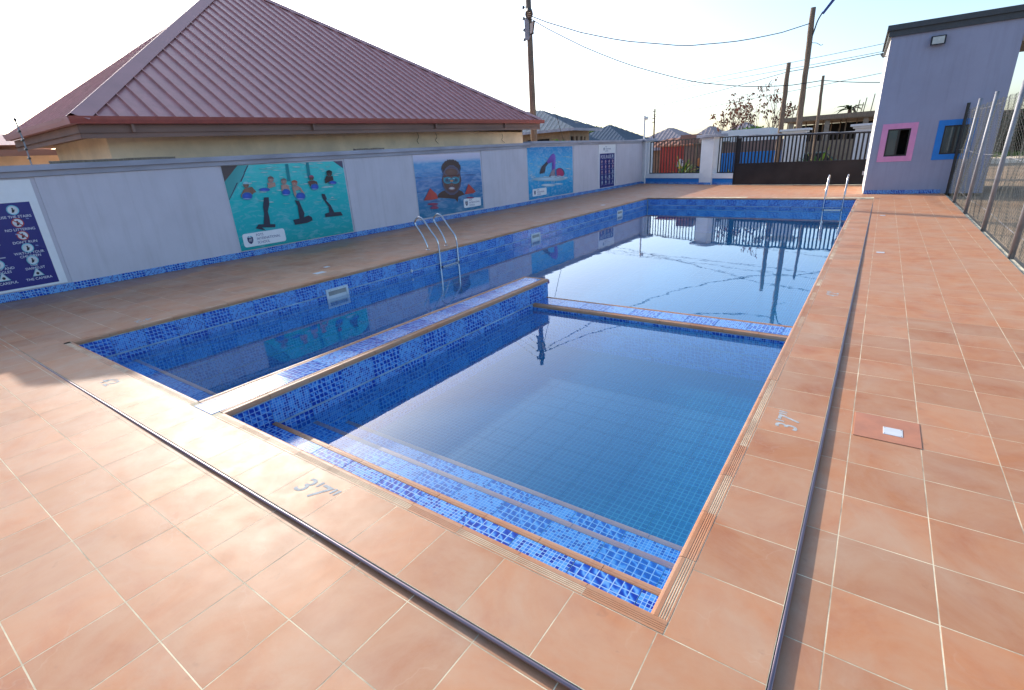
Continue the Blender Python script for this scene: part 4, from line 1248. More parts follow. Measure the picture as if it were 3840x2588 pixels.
sheets(EN, EF, AP, 48)
sheets(EBN, EN, AP, 13)
# hip flashings, ridge caps
def cap(p, q, nA, nB, w=.30):
    p, q = Vector(p), Vector(q); d = (q - p).normalized()
    m = MB()
    a = nA - d * nA.dot(d); b = nB - d * nB.dot(d); a.normalize(); b.normalize()
    up = (Vector((0, 0, 1)) - d * d.z).normalized() * .055
    m.ring([[p + a * w + up, p + up * 1.6, p + b * w + up], [q + a * w + up, q + up * 1.6, q + b * w + up]], closed=False)
    m.build('hip_flashing', 'roof_flashing', roof, world=True)
def plane_dirs(p, q, eave_dir_a, eave_dir_b, ca, cb):
    pass
nF = (EF - EN).cross(AP - EN); nN = (EN - EBN).cross(AP - EBN)
dN = (AP - EN).normalized(); dF = (AP - EF).normalized()
upf = Vector((0, 1, .0)); 
def inplane(n, d, toward):
    n = n.normalized(); v = n.cross(d).normalized()
    return v if v.dot(toward) > 0 else -v
cap(EN, AP, inplane(nF, dN, Vector((0, 1, 0))), inplane(nN, dN, Vector((-1, 0, 0))), .30)
cap(EF, AP, inplane(nF, dF, Vector((0, -1, 0))), inplane((EBF - EF).cross(AP - EF), dF, Vector((-1, 0, 0))), .26)
# gutters and fascias
def run(p, q, prof, name, mat, out):
    p, q = Vector(p), Vector(q); m = MB()
    m.ring([[x + out * a + Vector((0, 0, b)) for a, b in prof] for x in (p, q)]); return m.build(name, mat, hs, world=True)
gp = [(-.02, -.03), (-.02, -.13), (.10, -.13), (.125, -.05), (.135, .015), (.12, .015), (.105, -.03)]
run(EN + Vector((0, -.1, 0)), EF + Vector((0, .1, 0)), gp, 'gutter', 'gutter_brown', Vector((1, 0, 0)))
run(EBN, EN + Vector((.1, 0, 0)), gp, 'gutter', 'roof_flashing', Vector((0, -1, 0)))
fp = [(-.05, -.13), (-.05, -.40), (-.08, -.40), (-.08, -.13)]
run(EN + Vector((0, .06, 0)), EF + Vector((0, -.06, 0)), fp, 'fascia', 'fascia_brown', Vector((1, 0, 0)))
run(EBN, EN + Vector((-.06, 0, 0)), fp, 'fascia', 'fascia_brown', Vector((0, -1, 0)))
for y in (3.4, 8.0, 13.2, 17.6):
    z = EN.z + (EF.z - EN.z) * (y - 2.41) / 18.27
    m = MB(); m.box(-5.53, -5.44, y, y + .05, z - .30, z - .135); m.build('gutter_bracket', 'fascia_brown', hs, world=True)
# wires dangling from the eaves
for y, k in ((12.9, 0), (13.9, 1), (18.3, 2)):
    m = MB(); m.tube(smoothpath([(-6.16, y, 3.05), (-6.15, y + .05, 2.9), (-6.16, y - .04, 2.78), (-6.14, y + .08 * k, 2.66)], 4), .008, 5); m.build('loose_cable', 'wire_dark', hs, world=True)
# second roof at the far left
h2 = thing('neighbour_house', 'edge of a neighbouring maroon roof at the far left behind the stake', 'house', (-24, -2, 0))
m = MB(); m.face([(-26, -14, 3.0), (-15.2, -14, 3.0), (-15.2, 5.2, 3.3), (-26, 5.2, 3.3)]); m.face([(-15.2, -14, 3.0), (-15.2, 5.2, 3.3), (-21, -3, 5.2)]); m.face([(-15.2, 5.2, 3.3), (-26, 5.2, 3.3), (-21, -3, 5.2)]); m.build('roof', 'roof_brown', h2, world=True)
m = MB(); m.box(-25, -15.9, -13, 4.7, 0, 3.0); m.build('wall', 'beige_plaster', h2, world=True)
m = MB(); m.box(-15.25, -15.1, -14, 5.25, 2.93, 3.12); m.build('fascia', 'fascia_brown', h2, world=True)

# ------------------------------------------------------------------ poles and overhead cables
P1 = Vector((-7.0, 22.35, 0))
up_ = thing('utility_pole', 'tall wooden utility pole with street lamp and cable racks behind the house', 'pole', tuple(P1))
m = MB(); m.tube([(0, 0, -.1), (-.01, 0, 3), (-.03, 0, 6), (-.05, 0, 9.3)], [.185, .17, .15, .13], 14, wob=.03); m.build('shaft', 'pole_wood', up_, smooth=True)
for z in (7.45, 7.86, 8.35, 8.82):
    b = MB(); b.tube([(-.13, -.10, z), (-.26, -.14, z)], .022, 6); br = b.build('bracket', 'black_metal', up_)
    b = MB(); b.tube([(-.26, -.14, z - .06), (-.26, -.14, z + .06)], .05, 8); b.build('insulator', 'black_metal', br)
m = MB(); m.box(-.20, .04, -.20, -.14, 7.4, 8.3); m.build('cable_box', 'galvanised', up_)
ld = Vector((.54, -.84, 0)); ls = Vector((.84, .54, 0))
LP = lambda d, w, z: Vector((-.04, 0, 0)) + ld * d + ls * w + Vector((0, 0, z))
lm = MB()
lm.ring([[LP(d, -w, 8.22 + .06 * d), LP(d, w, 8.22 + .06 * d), LP(d, w * .8, 8.32 + .06 * d), LP(d, -w * .8, 8.32 + .06 * d)] for d, w in ((.0, .05), (.35, .07), (.6, .15), (.95, .19), (1.35, .17), (1.55, .08))])
lo = lm.build('street_lamp_head', 'trim_dark', up_)
for d in (.72, 1.0, 1.28):
    q = MB(); q.tube([LP(d, 0, 8.216 + .06 * d), LP(d, 0, 8.20 + .06 * d)], .085, 12); q.build('lamp_disc', 'lamp_glass', lo)
fl = MB(); fl.hexa([(.16, -.32, 7.55), (.34, -.34, 7.60), (.34, -.26, 7.58), (.16, -.24, 7.54), (.24, -.40, 8.06), (.52, -.42, 8.10), (.52, -.35, 8.10), (.24, -.33, 8.06)])
fo = fl.build('flood_lamp', 'black_metal', up_)
q = MB(); q.face([(.20, -.341, 7.60), (.335, -.352, 7.63), (.48, -.421, 8.06), (.265, -.408, 8.02)]); q.build('lamp_face', 'lamp_glass', fo)
q = MB(); q.tube([(.0, -.13, 7.42), (.22, -.28, 7.58)], .022, 6); q.build('arm', 'galvanised', fo)

def wood_pole(x, y, h, r, lab, lean=(0, 0), seed=0):
    t = thing('wooden_pole', lab, 'pole', (x, y, 0), 0, 'rough wooden poles behind the gate')
    rg = random.Random(seed); pts = []; rs = []
    n = 16
    for k in range(n + 1):
        z = -.1 + (h + .1) * k / n
        pts.append((lean[0] * z / h + rg.uniform(-.012, .012), lean[1] * z / h + rg.uniform(-.012, .012), z)); rs.append(r * (1.25 - .42 * k / n) * rg.uniform(.93, 1.07))
    m = MB(); m.tube(pts, rs, 10, wob=.05); m.build('shaft', 'pole_wood', t, smooth=True)
    return t
wood_pole(3.14, 33, 6.1, .135, 'thick short wooden pole with no lamp behind the gate', (-.02, 0), 1)
pb = wood_pole(4.06, 33, 8.55, .15, 'tallest rough wooden pole behind gate with a lamp at its top', (-.08, 0), 2)
m = MB(); m.tube(smoothpath([(-.0, -.05, 7.0), (.12, -.08, 7.5), (.22, -.1, 7.9), (.40, -.12, 8.25)], 4), .035, 8); m.build('lamp_arm', 'trim_dark', pb, smooth=True)
m = MB(); m.hexa([(.36, -.22, 8.18), (.44, -.22, 8.14), (.44, -.02, 8.14), (.36, -.02, 8.18), (.95, -.22, 8.98), (1.05, -.22, 8.93), (1.05, -.02, 8.93), (.95, -.02, 8.98)]); m.build('lamp_head', 'sign_blue', pb)
m = MB(); m.tube(smoothpath([(.05, 0, 6.9), (.3, 0, 6.85), (.5, 0, 6.72), (.6, 0, 6.75)], 3), .015, 5); m.build('loose_cable', 'wire_dark', pb)
pc = wood_pole(4.97, 33.2, 5.25, .085, 'thinnest crooked wooden pole carrying a cable, next to unfinished building', (-.1, 0), 3)

def cable(p, q, sag, r, lab, n=18, wob=0.0):
    p, q = Vector(p), Vector(q); rg = random.Random(int(p.x * 100))
    pts = [p.lerp(q, k / n) - Vector((0, 0, sag * 4 * (k / n) * (1 - k / n) + (rg.uniform(-wob, wob) if 0 < k < n else 0))) for k in range(n + 1)]
    m = MB(); m.tube(pts, r, 5)
    return tag(m.build('overhead_cable', 'wire_dark'), lab, 'cable', 'overhead cables')
top1 = P1 + Vector((.08, -.12, 8.42))
cable(top1, (4.0, 33, 7.85), 1.15, .022, 'thick black cable sagging from utility pole to the tallest wooden pole', wob=.03)
cable(top1 + Vector((0, 0, -.12)), (4.88, 33.2, 5.02), 1.3, .02, 'black cable sagging low from utility pole to the thinnest wooden pole', wob=.02)
cable((4.88, 33.2, 5.02), (9.5, 34.5, 4.55), .1, .018, 'short black cable from thinnest pole towards the grey building')
for i, z in enumerate((8.82, 8.35, 7.86, 7.45)):
    cable(P1 + Vector((-.28, -.14, z)), (-42, 46, 12.5 - i * .75), .5, .017, ('topmost', 'second', 'third', 'lowest')[i] + ' of the four thin cables running back from the utility pole over the roof')
cable(P1 + Vector((.1, .05, 7.9)), (-6.95, 26.9, .1), .0, .014, 'taut thin stay wire slanting down from the utility pole')
for i, (z0, z1, lab) in enumerate(((6.9, 8.3, 'topmost thin cable crossing the sky behind the wooden poles'), (6.75, 7.75, 'second thin cable crossing the sky behind the wooden poles'), (4.2, 6.7, 'lowest thin cable crossing the sky behind the wooden poles'))):
    cable((-22, 48, z0), (14, 44, z1), .25, .016, lab)
cable((-14, 40, 4.6), (3.1, 33.1, 5.65), .2, .016, 'cable rising to the top of the short thick pole')
cable((3.1, 33.1, 5.65), (14, 32, 6.6), .15, .018, 'cable running on from short thick pole past the building')

# solar lamp on the corner pillar, far utility pole
t = thing('solar_lamp', 'white post lamp with round head on the corner pillar cap', 'lamp', (-4.42, 31.3, 2.66))
m = MB(); m.tube([(0, 0, 0), (0, 0, 1.38)], .055, 10); m.build('post', 'white_plastic', t)
m = MB(); m.tube([(.06, 0, 1.22), (.20, 0, 1.22)], .10, 12); m.build('lamp_head', 'white_plastic', t)
t = thing('far_utility_pole', 'thin dark pole with cross pegs beyond the corner pillar', 'pole', (-15.0, 62, 0))
m = MB(); m.tube([(0, 0, 0), (0, 0, 6.7)], [.11, .08], 8); m.build('shaft', 'bark', t)
for z in (6.4, 6.0, 5.6, 5.2):
    b = MB(); b.tube([(-.3, 0, z), (.1, 0, z)], .045, 5); b.build('peg', 'black_metal', t)

# ------------------------------------------------------------------ houses beyond
def hip_house(name, label, x0, x1, y0, y1, ze, zr, wallm, roofm, over=.6, ridge='auto', wins=(), group=None, ribs=True, inset=None, roofm2=None):
    t = thing(name, label, 'house', ((x0 + x1) / 2, (y0 + y1) / 2, 0), 0, group)
    a, b, c, d = x0 - over, x1 + over, y0 - over, y1 + over
    w, l = b - a, d - c; s = inset or min(w, l) / 2
    if w > l: r0, r1 = Vector((a + s, (c + d) / 2, zr)), Vector((b - s, (c + d) / 2, zr))
    else: r0, r1 = Vector(((a + b) / 2, c + s, zr)), Vector(((a + b) / 2, d - s, zr))
    E = [Vector((a, c, ze)), Vector((b, c, ze)), Vector((b, d, ze)), Vector((a, d, ze))]
    ro = MB()
    if w > l: faces = [(E[0], E[1], r1, r0), (E[1], E[2], r1), (E[2], E[3], r0, r1), (E[3], E[0], r0)]
    else: faces = [(E[0], E[1], r0), (E[1], E[2], r1, r0), (E[2], E[3], r1), (E[3], E[0], r0, r1)]
    for i, f_ in enumerate(faces): ro.face(list(f_), 1 if (i == 0 and roofm2) else 0)  # a paler roofm2 paints sky sheen onto the front slope
    roof_ = ro.build('roof', [roofm, roofm2 or roofm], t, world=True)
    # raised ribs on the two faces towards the pool
    if ribs:
        for fi in (0, 1):
            f_ = faces[fi]; p, q = f_[0], f_[1]; e = (q - p).normalized(); L = (q - p).length
            nn = (q - p).cross(f_[2] - p).normalized()
            if nn.z < 0: nn = -nn
            tops = f_[2:]
            m = MB(); k = .45
            inner = nn.cross(e)
            if inner.z < 0: inner = -inner
            ia = [(v - p).dot(e) for v in tops]; hgt = (tops[0] - p).dot(inner)
            lo, hi = min(ia), max(ia)
            while k < L - .2:
                hh = hgt * (k / lo if k < lo else (L - k) / (L - hi) if k > hi else 1)
                a0, b0 = p + e * k + nn * .02, p + e * k + inner * hh + nn * .02
                m.ring([[a0 - e * .05, a0 + nn * .05, a0 + e * .05], [b0 - e * .05, b0 + nn * .05, b0 + e * .05]], closed=False)
                k += .55
            tag(m.build('roof_ribs', (roofm2 or roofm) if fi == 0 else roofm, roof_, world=True), kind='stuff')
    m = MB(); th = .16
    m.box(a + .02, b - .02, c - .02, c + .02, ze - .24, ze - .005); m.box(b - .02, b + .02, c - .02, d, ze - .24, ze - .006); m.build('fascia', 'coping_grey', t, world=True)
    m = MB(); m.face([(a, c, ze - .05), (b, c, ze - .05), (b, d, ze - .05), (a, d, ze - .05)]); m.build('soffit', wallm, t, world=True)
    # walls with window openings: wins = (side, u0, u1, z0, z1); side 'f' faces -Y, 's' faces +X
    hf = [(w_[1], w_[2], w_[3], w_[4]) for w_ in wins if w_[0] == 'f']; hsd = [(w_[1], w_[2], w_[3], w_[4]) for w_ in wins if w_[0] == 's']
    f = openwall(x0, x1, 0, ze, y0, hf); f.build('front_wall', wallm, t, world=True)
    g_ = openwall(y0, y1, 0, ze, 0, hsd); g_.v = [(x1 - p[1], p[0], p[2]) for p in g_.v]; g_.build('side_wall', wallm, t, world=True)
    m = MB(); m.box(x0, x1 - .3, y1 - .2, y1, 0, ze - .06); m.box(x0, x0 + .2, y0, y1, 0, ze - .06); m.build('rear_wall', wallm, t, world=True)
    for h in hf:
        m = MB(); m.face([(h[0], y0 + .15, h[2]), (h[1], y0 + .15, h[2]), (h[1], y0 + .15, h[3]), (h[0], y0 + .15, h[3])]); m.build('window', 'dark_hollow', t, world=True)  # black panel painted in for the dark room inside
    for h in hsd:
        m = MB(); m.face([(x1 - .15, h[0], h[2]), (x1 - .15, h[1], h[2]), (x1 - .15, h[1], h[3]), (x1 - .15, h[0], h[3])]); m.build('window', 'dark_hollow', t, world=True)  # same black panel, painted-in dark of the room
    return t
hb = hip_house('unfinished_house', 'unfinished block house with empty windows and grey metal roof past the pole', -29.5, -17.3, 45, 49.2, 4.45, 6.6, 'block_wall', 'grey_roof', 1.0, wins=(('f', -26, -23.2, 1.2, 3.7), ('f', -22.3, -19.6, 1.2, 3.7), ('s', 45.25, 45.95, 1.6, 3.75), ('s', 46.3, 46.75, 1.8, 3.75), ('s', 47.3, 47.75, 1.8, 3.75), ('s', 48.1, 48.4, 2.9, 3.75)), roofm2='pale_roof', inset=5.6)  # pale front slope: sky sheen put into the roof colour
hip_house('grey_roof_house', 'low house with ribbed blue-grey roof between unfinished house and corner pillar', -27.5, -18.6, 62, 72, 3.1, 5.6, 'white_plaster', 'grey_roof', .6, roofm2='grey_roof')
hip_house('grey_roof_annex', 'small grey roofed annex in front of the blue-grey roof', -24.5, -21.4, 57.6, 61, 3.2, 4.5, 'white_plaster', 'grey_roof', .4, roofm2='pale_roof')
for i, (x0, x1, y0, y1, ze, zr, lab) in enumerate(((-21, -15.5, 74, 82, 3.4, 5.0, 'pinkish roof just beyond the corner pillar'), (-15.0, -11.5, 78, 85, 3.2, 4.9, 'pinkish roof above the middle of the wide grille'), (-12.5, -7.5, 84, 92, 3.6, 5.3, 'pinkish roof above the white pillar, farthest away'), (-38, -31, 66, 76, 4, 5.8, 'dull red roof peeping past the unfinished house'))):
    hip_house('far_house', 'far house with ' + lab, x0, x1, y0, y1, ze, zr, 'block_wall', 'pink_roof', .5, group='far houses')
hip_house('tin_shed', 'low shed with rusty striped roof behind the wide grille', -9.2, -3.0, 41, 46, 2.2, 2.85, 'block_wall', 'orange_roof', .4, roofm2='orange_roof')
hip_house('pale_shed', 'low white walled shed with pale roof seen through the grille', -16.5, -9.9, 46, 52, 2.0, 3.1, 'white_plaster', 'pale_roof', .3)

# unfinished concrete frame building
fr_b = thing('concrete_frame_building', 'unfinished concrete frame building with timber props behind the wooden poles', 'building', (5, 48, 0))
m = MB(); m.hexa([(1.3, 45, 3.45), (11, 45, 3.32), (11, 56, 3.32), (1.3, 56, 3.45), (1.3, 45, 3.75), (11, 45, 3.62), (11, 56, 3.62), (1.3, 56, 3.75)]); m.build('roof_slab', 'bare_concrete', fr_b, world=True)
m = MB(); m.box(1.2, 11, 44.95, 44.998, 3.42, 3.74); m.build('formwork_board', 'weathered_wood', fr_b, world=True)
m = MB(); m.box(1.3, 11, 52.5, 52.8, 0, 3.3); m.build('rear_wall', 'dark_hollow', fr_b, world=True)  # blackened so the shade of the interior is painted in
m = MB(); m.box(1.0, 9.5, 40.6, 40.8, 0, 1.95); m.build('yard_wall', 'block_wall', fr_b, world=True)
rg = random.Random(4)
for x in (2.0, 4.4, 6.8, 9.2):
    m = MB(); m.box(x - .16, x + .16, 45.3, 45.62, 0, 3.35); m.build('column', 'bare_concrete', fr_b, world=True)
for k in range(16):
    x = 1.7 + k * .55 + rg.uniform(-.1, .1)
    m = MB(); m.tube([(x, 45.8 + rg.uniform(0, 3), 0), (x + rg.uniform(-.1, .1), 46 + rg.uniform(0, 3), 3.4)], .05, 6); m.build('prop', 'weathered_wood', fr_b, world=True)
for x, h in ((1.9, .9), (2.15, .7), (2.4, 1.0), (2.5, .8), (5.9, .6), (6.1, .9), (6.35, .7), (6.5, 1.0), (6.95, 1.2), (7.6, 1.6), (8.7, .6)):
    m = MB(); m.tube([(x, 46, 3.6), (x + .1, 46, 3.7 + h)], .03, 5); m.build('rebar', 'bark', fr_b, world=True)
m = MB(); m.tube([(8.05, 46, 3.6), (8.15, 46, 6.4)], .08, 6); m.build('steel_post', 'bark', fr_b, world=True)

# neighbour's gate pillars beyond the lane
for x, y, h, lab in ((4.1, 31.2, 2.62, 'broad white gate pillar across the lane with stepped cap, below poles'), (7.35, 31.0, 2.62, 'white gate pillar across the lane with stepped cap, beside the building')):
    t = thing('lane_pillar', lab, 'pillar', (x, y, 0), 0, 'white pillars across the lane')
    m = MB(); m.box(-.5, .5, 0, .8, -.1, h - .2); m.build('shaft', 'white_plaster', t)
    for k, z in enumerate((h - .2, h - .1)):
        m = MB(); m.bev(-.6 - .12 * k, .6 + .12 * k, -.12 - .12 * k, .92 + .12 * k, z + .001, z + .1, .01); m.build('cap', 'white_plaster', t)
bwl = MB(); bwl.box(-1.2, 3.2, 33.6, 33.8, -.1, 1.55); tag(bwl.build('blue_lane_wall', 'blue_paint'), 'bright blue painted wall seen through the gate bars', 'wall')
bk = MB(); bk.box(-3.6, 3.0, 37.0, 37.2, -.1, 2.2); tag(bk.build('shaded_wall', 'fascia_brown'), 'dark brown wall in shade behind the blue lane wall', 'wall')
wh = thing('white_shop', 'white walled shop with dark awning above the gate', 'building', (0, 40, 0))
m = MB(); m.box(-1.6, 1.6, 39, 43, -.1, 3.0); m.build('wall', 'building_white', wh, world=True)
m = MB(); m.box(-4.2, -2.9, 38.0, 38.9, 2.3, 2.9); m.build('awning', 'fascia_brown', wh, world=True)
# red kiosk with painted sign
ks = thing('red_kiosk', 'red container kiosk with painted ice cream advert behind the grille', 'kiosk', (-4.2, 37.2, 0))
m = MB(); m.box(-1.2, 1.3, 0, 2.2, 0, 2.15); m.build('body', 'container_red', ks)
m = MB(); m.box(-1.35, 1.45, -.3, 2.3, 2.151, 2.25); m.build('roof', 'orange_roof', ks)
m = MB(); m.face([(.15, -.004, .30), (1.1, -.004, .30), (1.1, -.004, .75), (.15, -.004, .75)]); m.build('yellow_band', 'sign_yellow', ks)
m = MB(); m.face([(.1, -.006, .75), (1.15, -.006, .78), (1.2, -.006, 1.0), (1.0, -.006, 1.25), (.6, -.006, 1.15), (.3, -.006, 1.3), (.12, -.006, 1.1)]); m.build('white_splash', 'sign_white', ks)
lettering('lettering', 'Fan', .48, 'sign_blue', ks, (.66, -.010, 1.0), (R(90), 0, 0), ext=.001, shear=.25)
m = MB(); m.face([(.2, -.006, .40), (1.05, -.006, .40), (1.05, -.006, .62), (.2, -.006, .62)]); m.build('blue_band', 'sign_blue', ks)
st = thing('dark_stall', 'dark open wooden stall beside the red kiosk', 'stall', (-1.9, 37.6, 0))
m = MB(); m.box(-.8, 1.0, 0, .1, 0, 2.2); m.build('back_wall', 'dark_hollow', st)
m = MB(); m.box(-1.0, 1.2, -.9, .3, 2.2, 2.28); m.build('roof', 'weathered_wood', st)
for x in (-.75, .95):
    m = MB(); m.box(x - .05, x + .05, -.8, -.7, 0, 2.2); m.build('post', 'weathered_wood', st)
bw2 = MB(); bw2.box(-11.5, -5.6, 36.2, 36.4, -.1, 1.35); tag(bw2.build('block_yard_wall', 'block_wall'), 'low brown block wall outside the wide grille', 'wall')

# parked car seen through the gate
cr = thing('parked_car', 'dark green car parked behind the gate bars', 'car', (4.6, 34.9, -.1), R(8))
body = [(-2.0, .35), (-1.95, .75), (-1.2, .88), (-.75, 1.38), (.75, 1.42), (1.35, .95), (2.0, .85), (2.05, .40)]
m = MB(); m.prism(body, 'y', -.8, .8); m.build('body', 'car_green', cr)
m = MB(); m.prism([(-1.02, .92), (-.70, 1.32), (.70, 1.35), (1.15, .95)], 'y', -.803, .803); m.build('side_glass', 'car_glass', cr)
for x in (-1.3, 1.3):
    for y in (-.72, .72):
        w = MB(); w.tube([(x, y - .1, .32), (x, y + .1, .32)], .32, 16); wh_ = w.build('wheel', 'rubber', cr)
        w = MB(); w.tube([(x, y - .105, .32), (x, y + .105, .32)], .17, 12); w.build('hub', 'galvanised', wh_)
for y in (-.55, .55):
    w = MB(); w.box(-2.01, -1.97, y - .15, y + .15, .62, .74); w.build('headlight', 'lamp_glass', cr)

# two passers-by far behind the grille
def person(x, y, rz, lab, top, legs, h=1.68):
    t = thing('person', lab, 'person', (x, y, -.1), rz, 'people beyond the fence')
    me = bpy.data.meshes.new('body'); s = h / 1.72
    V = [(0, 0, .95), (0, 0, 1.2), (0, .0, 1.42), (0, 0, 1.52), (0, -.01, 1.62), (.17, 0, 1.40), (.25, .02, 1.12), (.24, -.08, .88), (-.17, 0, 1.40), (-.25, .02, 1.12), (-.22, -.10, .90), (.09, 0, .90), (.11, -.03, .50), (.11, .02, .08), (.11, -.1, .04), (-.09, 0, .90), (-.11, .04, .50), (-.12, .08, .08), (-.12, -.04, .04)]
    Ed = [(0, 1), (1, 2), (2, 3), (3, 4), (2, 5), (5, 6), (6, 7), (2, 8), (8, 9), (9, 10), (0, 11), (11, 12), (12, 13), (13, 14), (0, 15), (15, 16), (16, 17), (17, 18)]
    rr = [.14, .15, .13, .055, .105, .065, .045, .035, .065, .045, .035, .095, .065, .042, .035, .095, .065, .042, .035]
    me.from_pydata([tuple(c * s for c in v) for v in V], Ed, []); me.skin_vertices if False else None
    o = link('body', me, t); me.materials.append(M('skin'))
    md = o.modifiers.new('skin', 'SKIN')
    for i, r in enumerate(rr): me.skin_vertices[0].data[i].radius = (r * s, r * s)
    me.skin_vertices[0].data[0].use_root = True
    o.modifiers.new('sub', 'SUBSURF').levels = 1
    sh = MB(); sh.tube([(0, 0, .86 * s), (0, 0, 1.1 * s), (0, 0, 1.40 * s), (0, 0, 1.46 * s)], [.17 * s, .175 * s, .19 * s, .09 * s], 10); sh.build('shirt', top, t, smooth=True)
    for k in (1, -1):
        l = MB(); l.tube([(.09 * k, 0, .92 * s), (.11 * k, 0, .5 * s), (.115 * k, .03 * (1 - k), .12 * s)], [.115 * s, .09 * s, .07 * s], 8); l.build('trouser_leg', legs, t, smooth=True)
    return t
person(-.15, 31.2, 0, 'person in white top standing behind narrow grille', 'cloth_white', 'cloth_navy')
person(-2.2, 36.2, .5, 'person in orange top standing at the dark stall', 'cloth_orange', 'cloth_navy')

# ------------------------------------------------------------------ plants
def leafcloud(m, c, r, n, size, rg, squash=.7, mi=0, hang=0.0):
    for _ in range(n):
        while True:
            d = Vector((rg.uniform(-1, 1), rg.uniform(-1, 1), rg.uniform(-1, 1)))
            if .15 < d.length < 1: break
        p = Vector(c) + Vector((d.x * r, d.y * r, d.z * r * squash))
        a = Vector((rg.uniform(-1, 1), rg.uniform(-1, 1), rg.uniform(-.6, .6) - hang)).normalized(); b = a.cross(Vector((rg.uniform(-1, 1), rg.uniform(-1, 1), 1))).normalized()
        s = size * rg.uniform(.6, 1.3)
        m.face([p, p + a * s * .5 + b * s * .28, p + a * s, p + a * s * .5 - b * s * .28], mi)
def strap_plant(x, y, n, L, lab, mat='leaf_green', seed=0, z=-.1, trunk=0.0, w=.07):
    t = thing('strap_leaf_plant', lab, 'plant', (x, y, z), 0, 'leafy plants along the lane'); rg = random.Random(seed)
    if trunk:
        m = MB(); m.tube([(0, 0, 0), (.03, 0, trunk)], [.10, .07], 8); m.build('stem', 'bark', t)
    for k in range(n):
        a = rg.uniform(0, 2 * PI); el = rg.uniform(.5, 1.35); l = L * rg.uniform(.7, 1.15); d = Vector((math.cos(a), math.sin(a), 0)); sd_ = Vector((-math.sin(a), math.cos(a), 0))
        m = MB(); pr = []
        for i in range(6):
            f = i / 5; p = d * (l * f * math.cos(el) * (1 + .25 * f)) + Vector((0, 0, trunk + l * (f * math.sin(el) - .55 * f * f * math.cos(el))))
            ww = w * l * (1 - f) ** .6 * (.45 + f) if i < 5 else .004
            pr.append([p - sd_ * ww, p + Vector((0, 0, -ww * .4)), p + sd_ * ww])
        m.ring(pr, closed=False); m.build('leaf', mat if k % 4 else 'leaf_yellow', t, smooth=True)
for i, (x, y, n, L, lab, tr) in enumerate(((-2.3, 32.6, 22, 1.5, 'bright green strap-leaf plant behind the middle of the wide grille', .3), (-1.6, 33.4, 16, 1.2, 'yellowish strap-leaf plant low behind right side of the wide grille', 0), (2.6, 30.2, 14, 1.2, 'green strap-leaf plant behind the left part of the gate', .2), (5.4, 30.6, 24, 1.7, 'large spiky green plant behind the middle of the gate', .3), (6.3, 31.4, 16, 1.3, 'spiky plant with dry leaves behind the right of the gate', .2), (1.2, 30.4, 12, 1.0, 'small green plant behind the narrow grille', 0))):
    strap_plant(x, y, n, L, lab, seed=20 + i, trunk=tr)
def bush(x, y, z, r, n, lab, mat='leaf_green', size=.14, squash=.7, group=None, lobes=5):
    t = thing('leafy_bush', lab, 'bush', (x, y, z), 0, group); rg = random.Random(int(abs(x * 31 + y)))
    m = MB()
    for k in range(lobes):
        leafcloud(m, (rg.uniform(-.6, .6) * r, rg.uniform(-.6, .6) * r, rg.uniform(.3, .9) * r * squash), r * rg.uniform(.4, .6), n // lobes, size, rg, squash)
    m.build('foliage', mat, t)
    s = MB(); s.tube([(0, 0, -.3), (.02, .02, r * .4)], .04 * max(1, r), 6); s.build('stem', 'bark', t)
bush(-6.5, 23.6, 2.1, .75, 700, 'bright green bush between brown roof house and utility pole', size=.17)
bush(-5.6, 62, 2.6, 2.2, 1300, 'green leafy crown just left of the white shop roof', size=.3, squash=.3)
bush(-1.0, 44.5, 2.65, 1.7, 1300, 'green creeper mound on top of the white shop', size=.22, squash=.25)
bush(-34, 84, 4.3, 3.0, 900, 'far green tree crown between the grey roofs', size=.5, squash=.5)
bush(-18.6, 47, 2.9, .6, 250, 'small sunlit yellow-green plant above the wall coping', 'leaf_yellow', size=.3)

def bare_tree(x, y, h, spread, lab, seed):
    t = thing('sparse_tree', lab, 'tree', (x, y, 0), 0, 'half bare trees'); rg = random.Random(seed)
    tk = MB(); cr_ = MB(); tips = []
    def grow(p, d, l, r, lv):
        pts = [p]; q = p.copy(); dd = d.copy()
        for k in range(4):
            dd = (dd + Vector((rg.uniform(-.18, .18), rg.uniform(-.18, .18), rg.uniform(-.02, .12)))).normalized(); q = q + dd * l / 4; pts.append(q.copy())
        tk.tube(pts, [r * (1 - .14 * k) for k in range(5)], 5)
        if lv == 0: tips.append(q); return
        for k in range(rg.choice((3, 3, 4)) if lv > 1 else 3):
            a = rg.uniform(0, 2 * PI); nd = (dd + Vector((math.cos(a), math.sin(a), rg.uniform(-.05, .4))) * spread).normalized()
            grow(pts[rg.choice((2, 3, 4, 4))], nd, l * rg.uniform(.6, .85), r * .5, lv - 1)
    for k in range(3):
        grow(Vector((rg.uniform(-.3, .3), rg.uniform(-.3, .3), 0)), Vector((rg.uniform(-.35, .35), rg.uniform(-.3, .3), 1)).normalized(), h * .42, .07, 3)
    for p in tips:
        if p.z > h * .62 and rg.random() < .8: leafcloud(cr_, p, .22, 7, .24, rg, 1.0, hang=1.0)
    tk.build('trunk', 'bark', t); cr_.build('crown', 'leaf_dry', t)
bare_tree(-.7, 50, 5.9, .42, 'wide half bare tree with brown drooping leaves behind white shop', 11)
bare_tree(-3.4, 51, 5.3, .30, 'narrow half bare tree with reddish leaves, the smaller of two', 12)
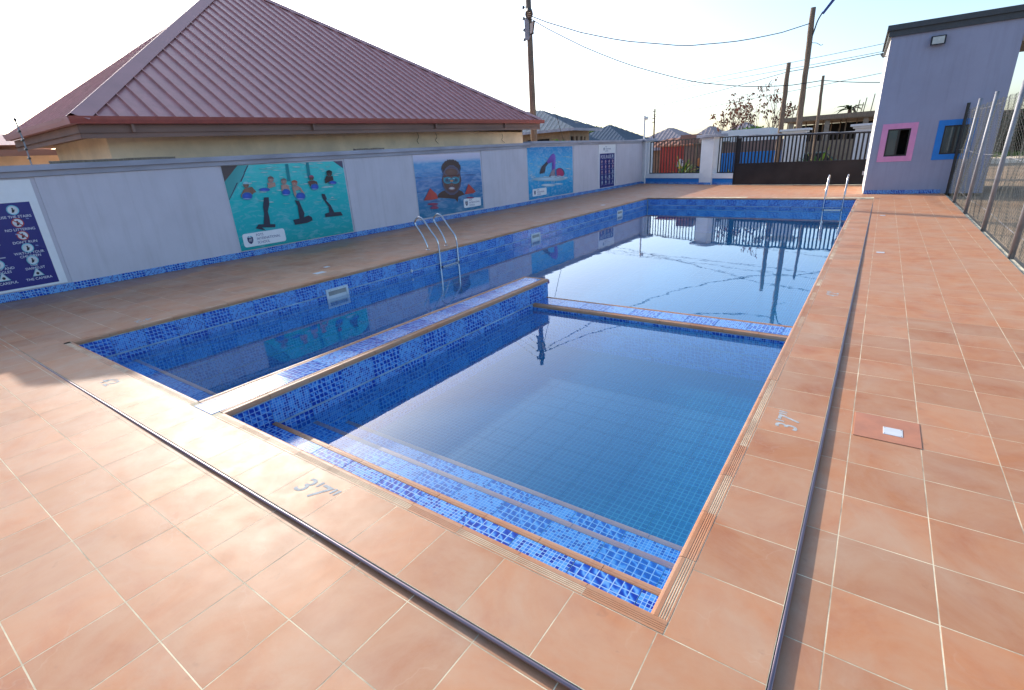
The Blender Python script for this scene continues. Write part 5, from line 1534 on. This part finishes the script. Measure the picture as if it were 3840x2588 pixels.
pt = thing('palm_tree', 'small palm top peeping over unfinished concrete building', 'palm', (4.9, 58, 0)); rg = random.Random(6)
m = MB(); m.tube([(0, 0, 0), (.1, 0, 4.5)], .14, 8); m.build('trunk', 'bark', pt)
for k in range(16):
    a = 2 * PI * k / 16; el = rg.uniform(-.1, 1.1); m = MB(); pr = []
    for i in range(7):
        f = i / 6; p = Vector((.1 + 1.6 * f * math.cos(a) * math.cos(el * .6), 1.6 * f * math.sin(a) * math.cos(el * .6), 4.5 + 1.5 * f * math.sin(el) - .9 * f * f)); s_ = Vector((-math.sin(a), math.cos(a), -.3)) * (.16 * math.sin(PI * min(1, f + .15)) + .01)
        pr.append([p - s_, p, p + Vector((s_.x, s_.y, -s_.z)) * -1 * -1])
    m.ring(pr, closed=False); m.build('frond', 'leaf_dark', pt)

# overgrown boundary and yard beyond the wire fence
hg = thing('overgrown_hedge', 'dark overgrown hedge at the back of the sandy yard', 'hedge', (22, 62, 0)); rg = random.Random(8)
m = MB()
for k in range(34):
    x = 9 + k * 1.0
    for z in (.7, 1.9, 3.0): leafcloud(m, (x + rg.uniform(-.5, .5), 62 + rg.uniform(-.8, .8), z + rg.uniform(-.2, .3)), 1.15, 95, .34, rg, .8)
m.build('foliage', 'leaf_dark', hg, world=True)
m = MB(); m.box(8, 44, 63.6, 63.9, -.1, 3.6); m.build('wall_behind', 'fascia_brown', hg, world=True)
gr = MB()
for k in range(5200):
    x, y = rg.uniform(9, 42), rg.gauss(58.8, 1.0); a = rg.uniform(0, PI); s_ = Vector((math.cos(a), math.sin(a), 0)) * .04; h = rg.uniform(.15, .5)
    gr.face([(x - s_.x, y - s_.y, -.1), (x + s_.x, y + s_.y, -.1), (x + rg.uniform(-.1, .1), y, -.1 + h)])
tag(gr.build('grass', 'leaf_green'), 'strip of rough green grass at the foot of the hedge', 'grass', kind='stuff')
hy = MB(); hy.face([(9, 45, -.094), (45, 45, -.094), (45, 57.5, -.094), (9, 57.5, -.094)]); tag(hy.build('dirt_track', 'beige_plaster'), kind='structure')
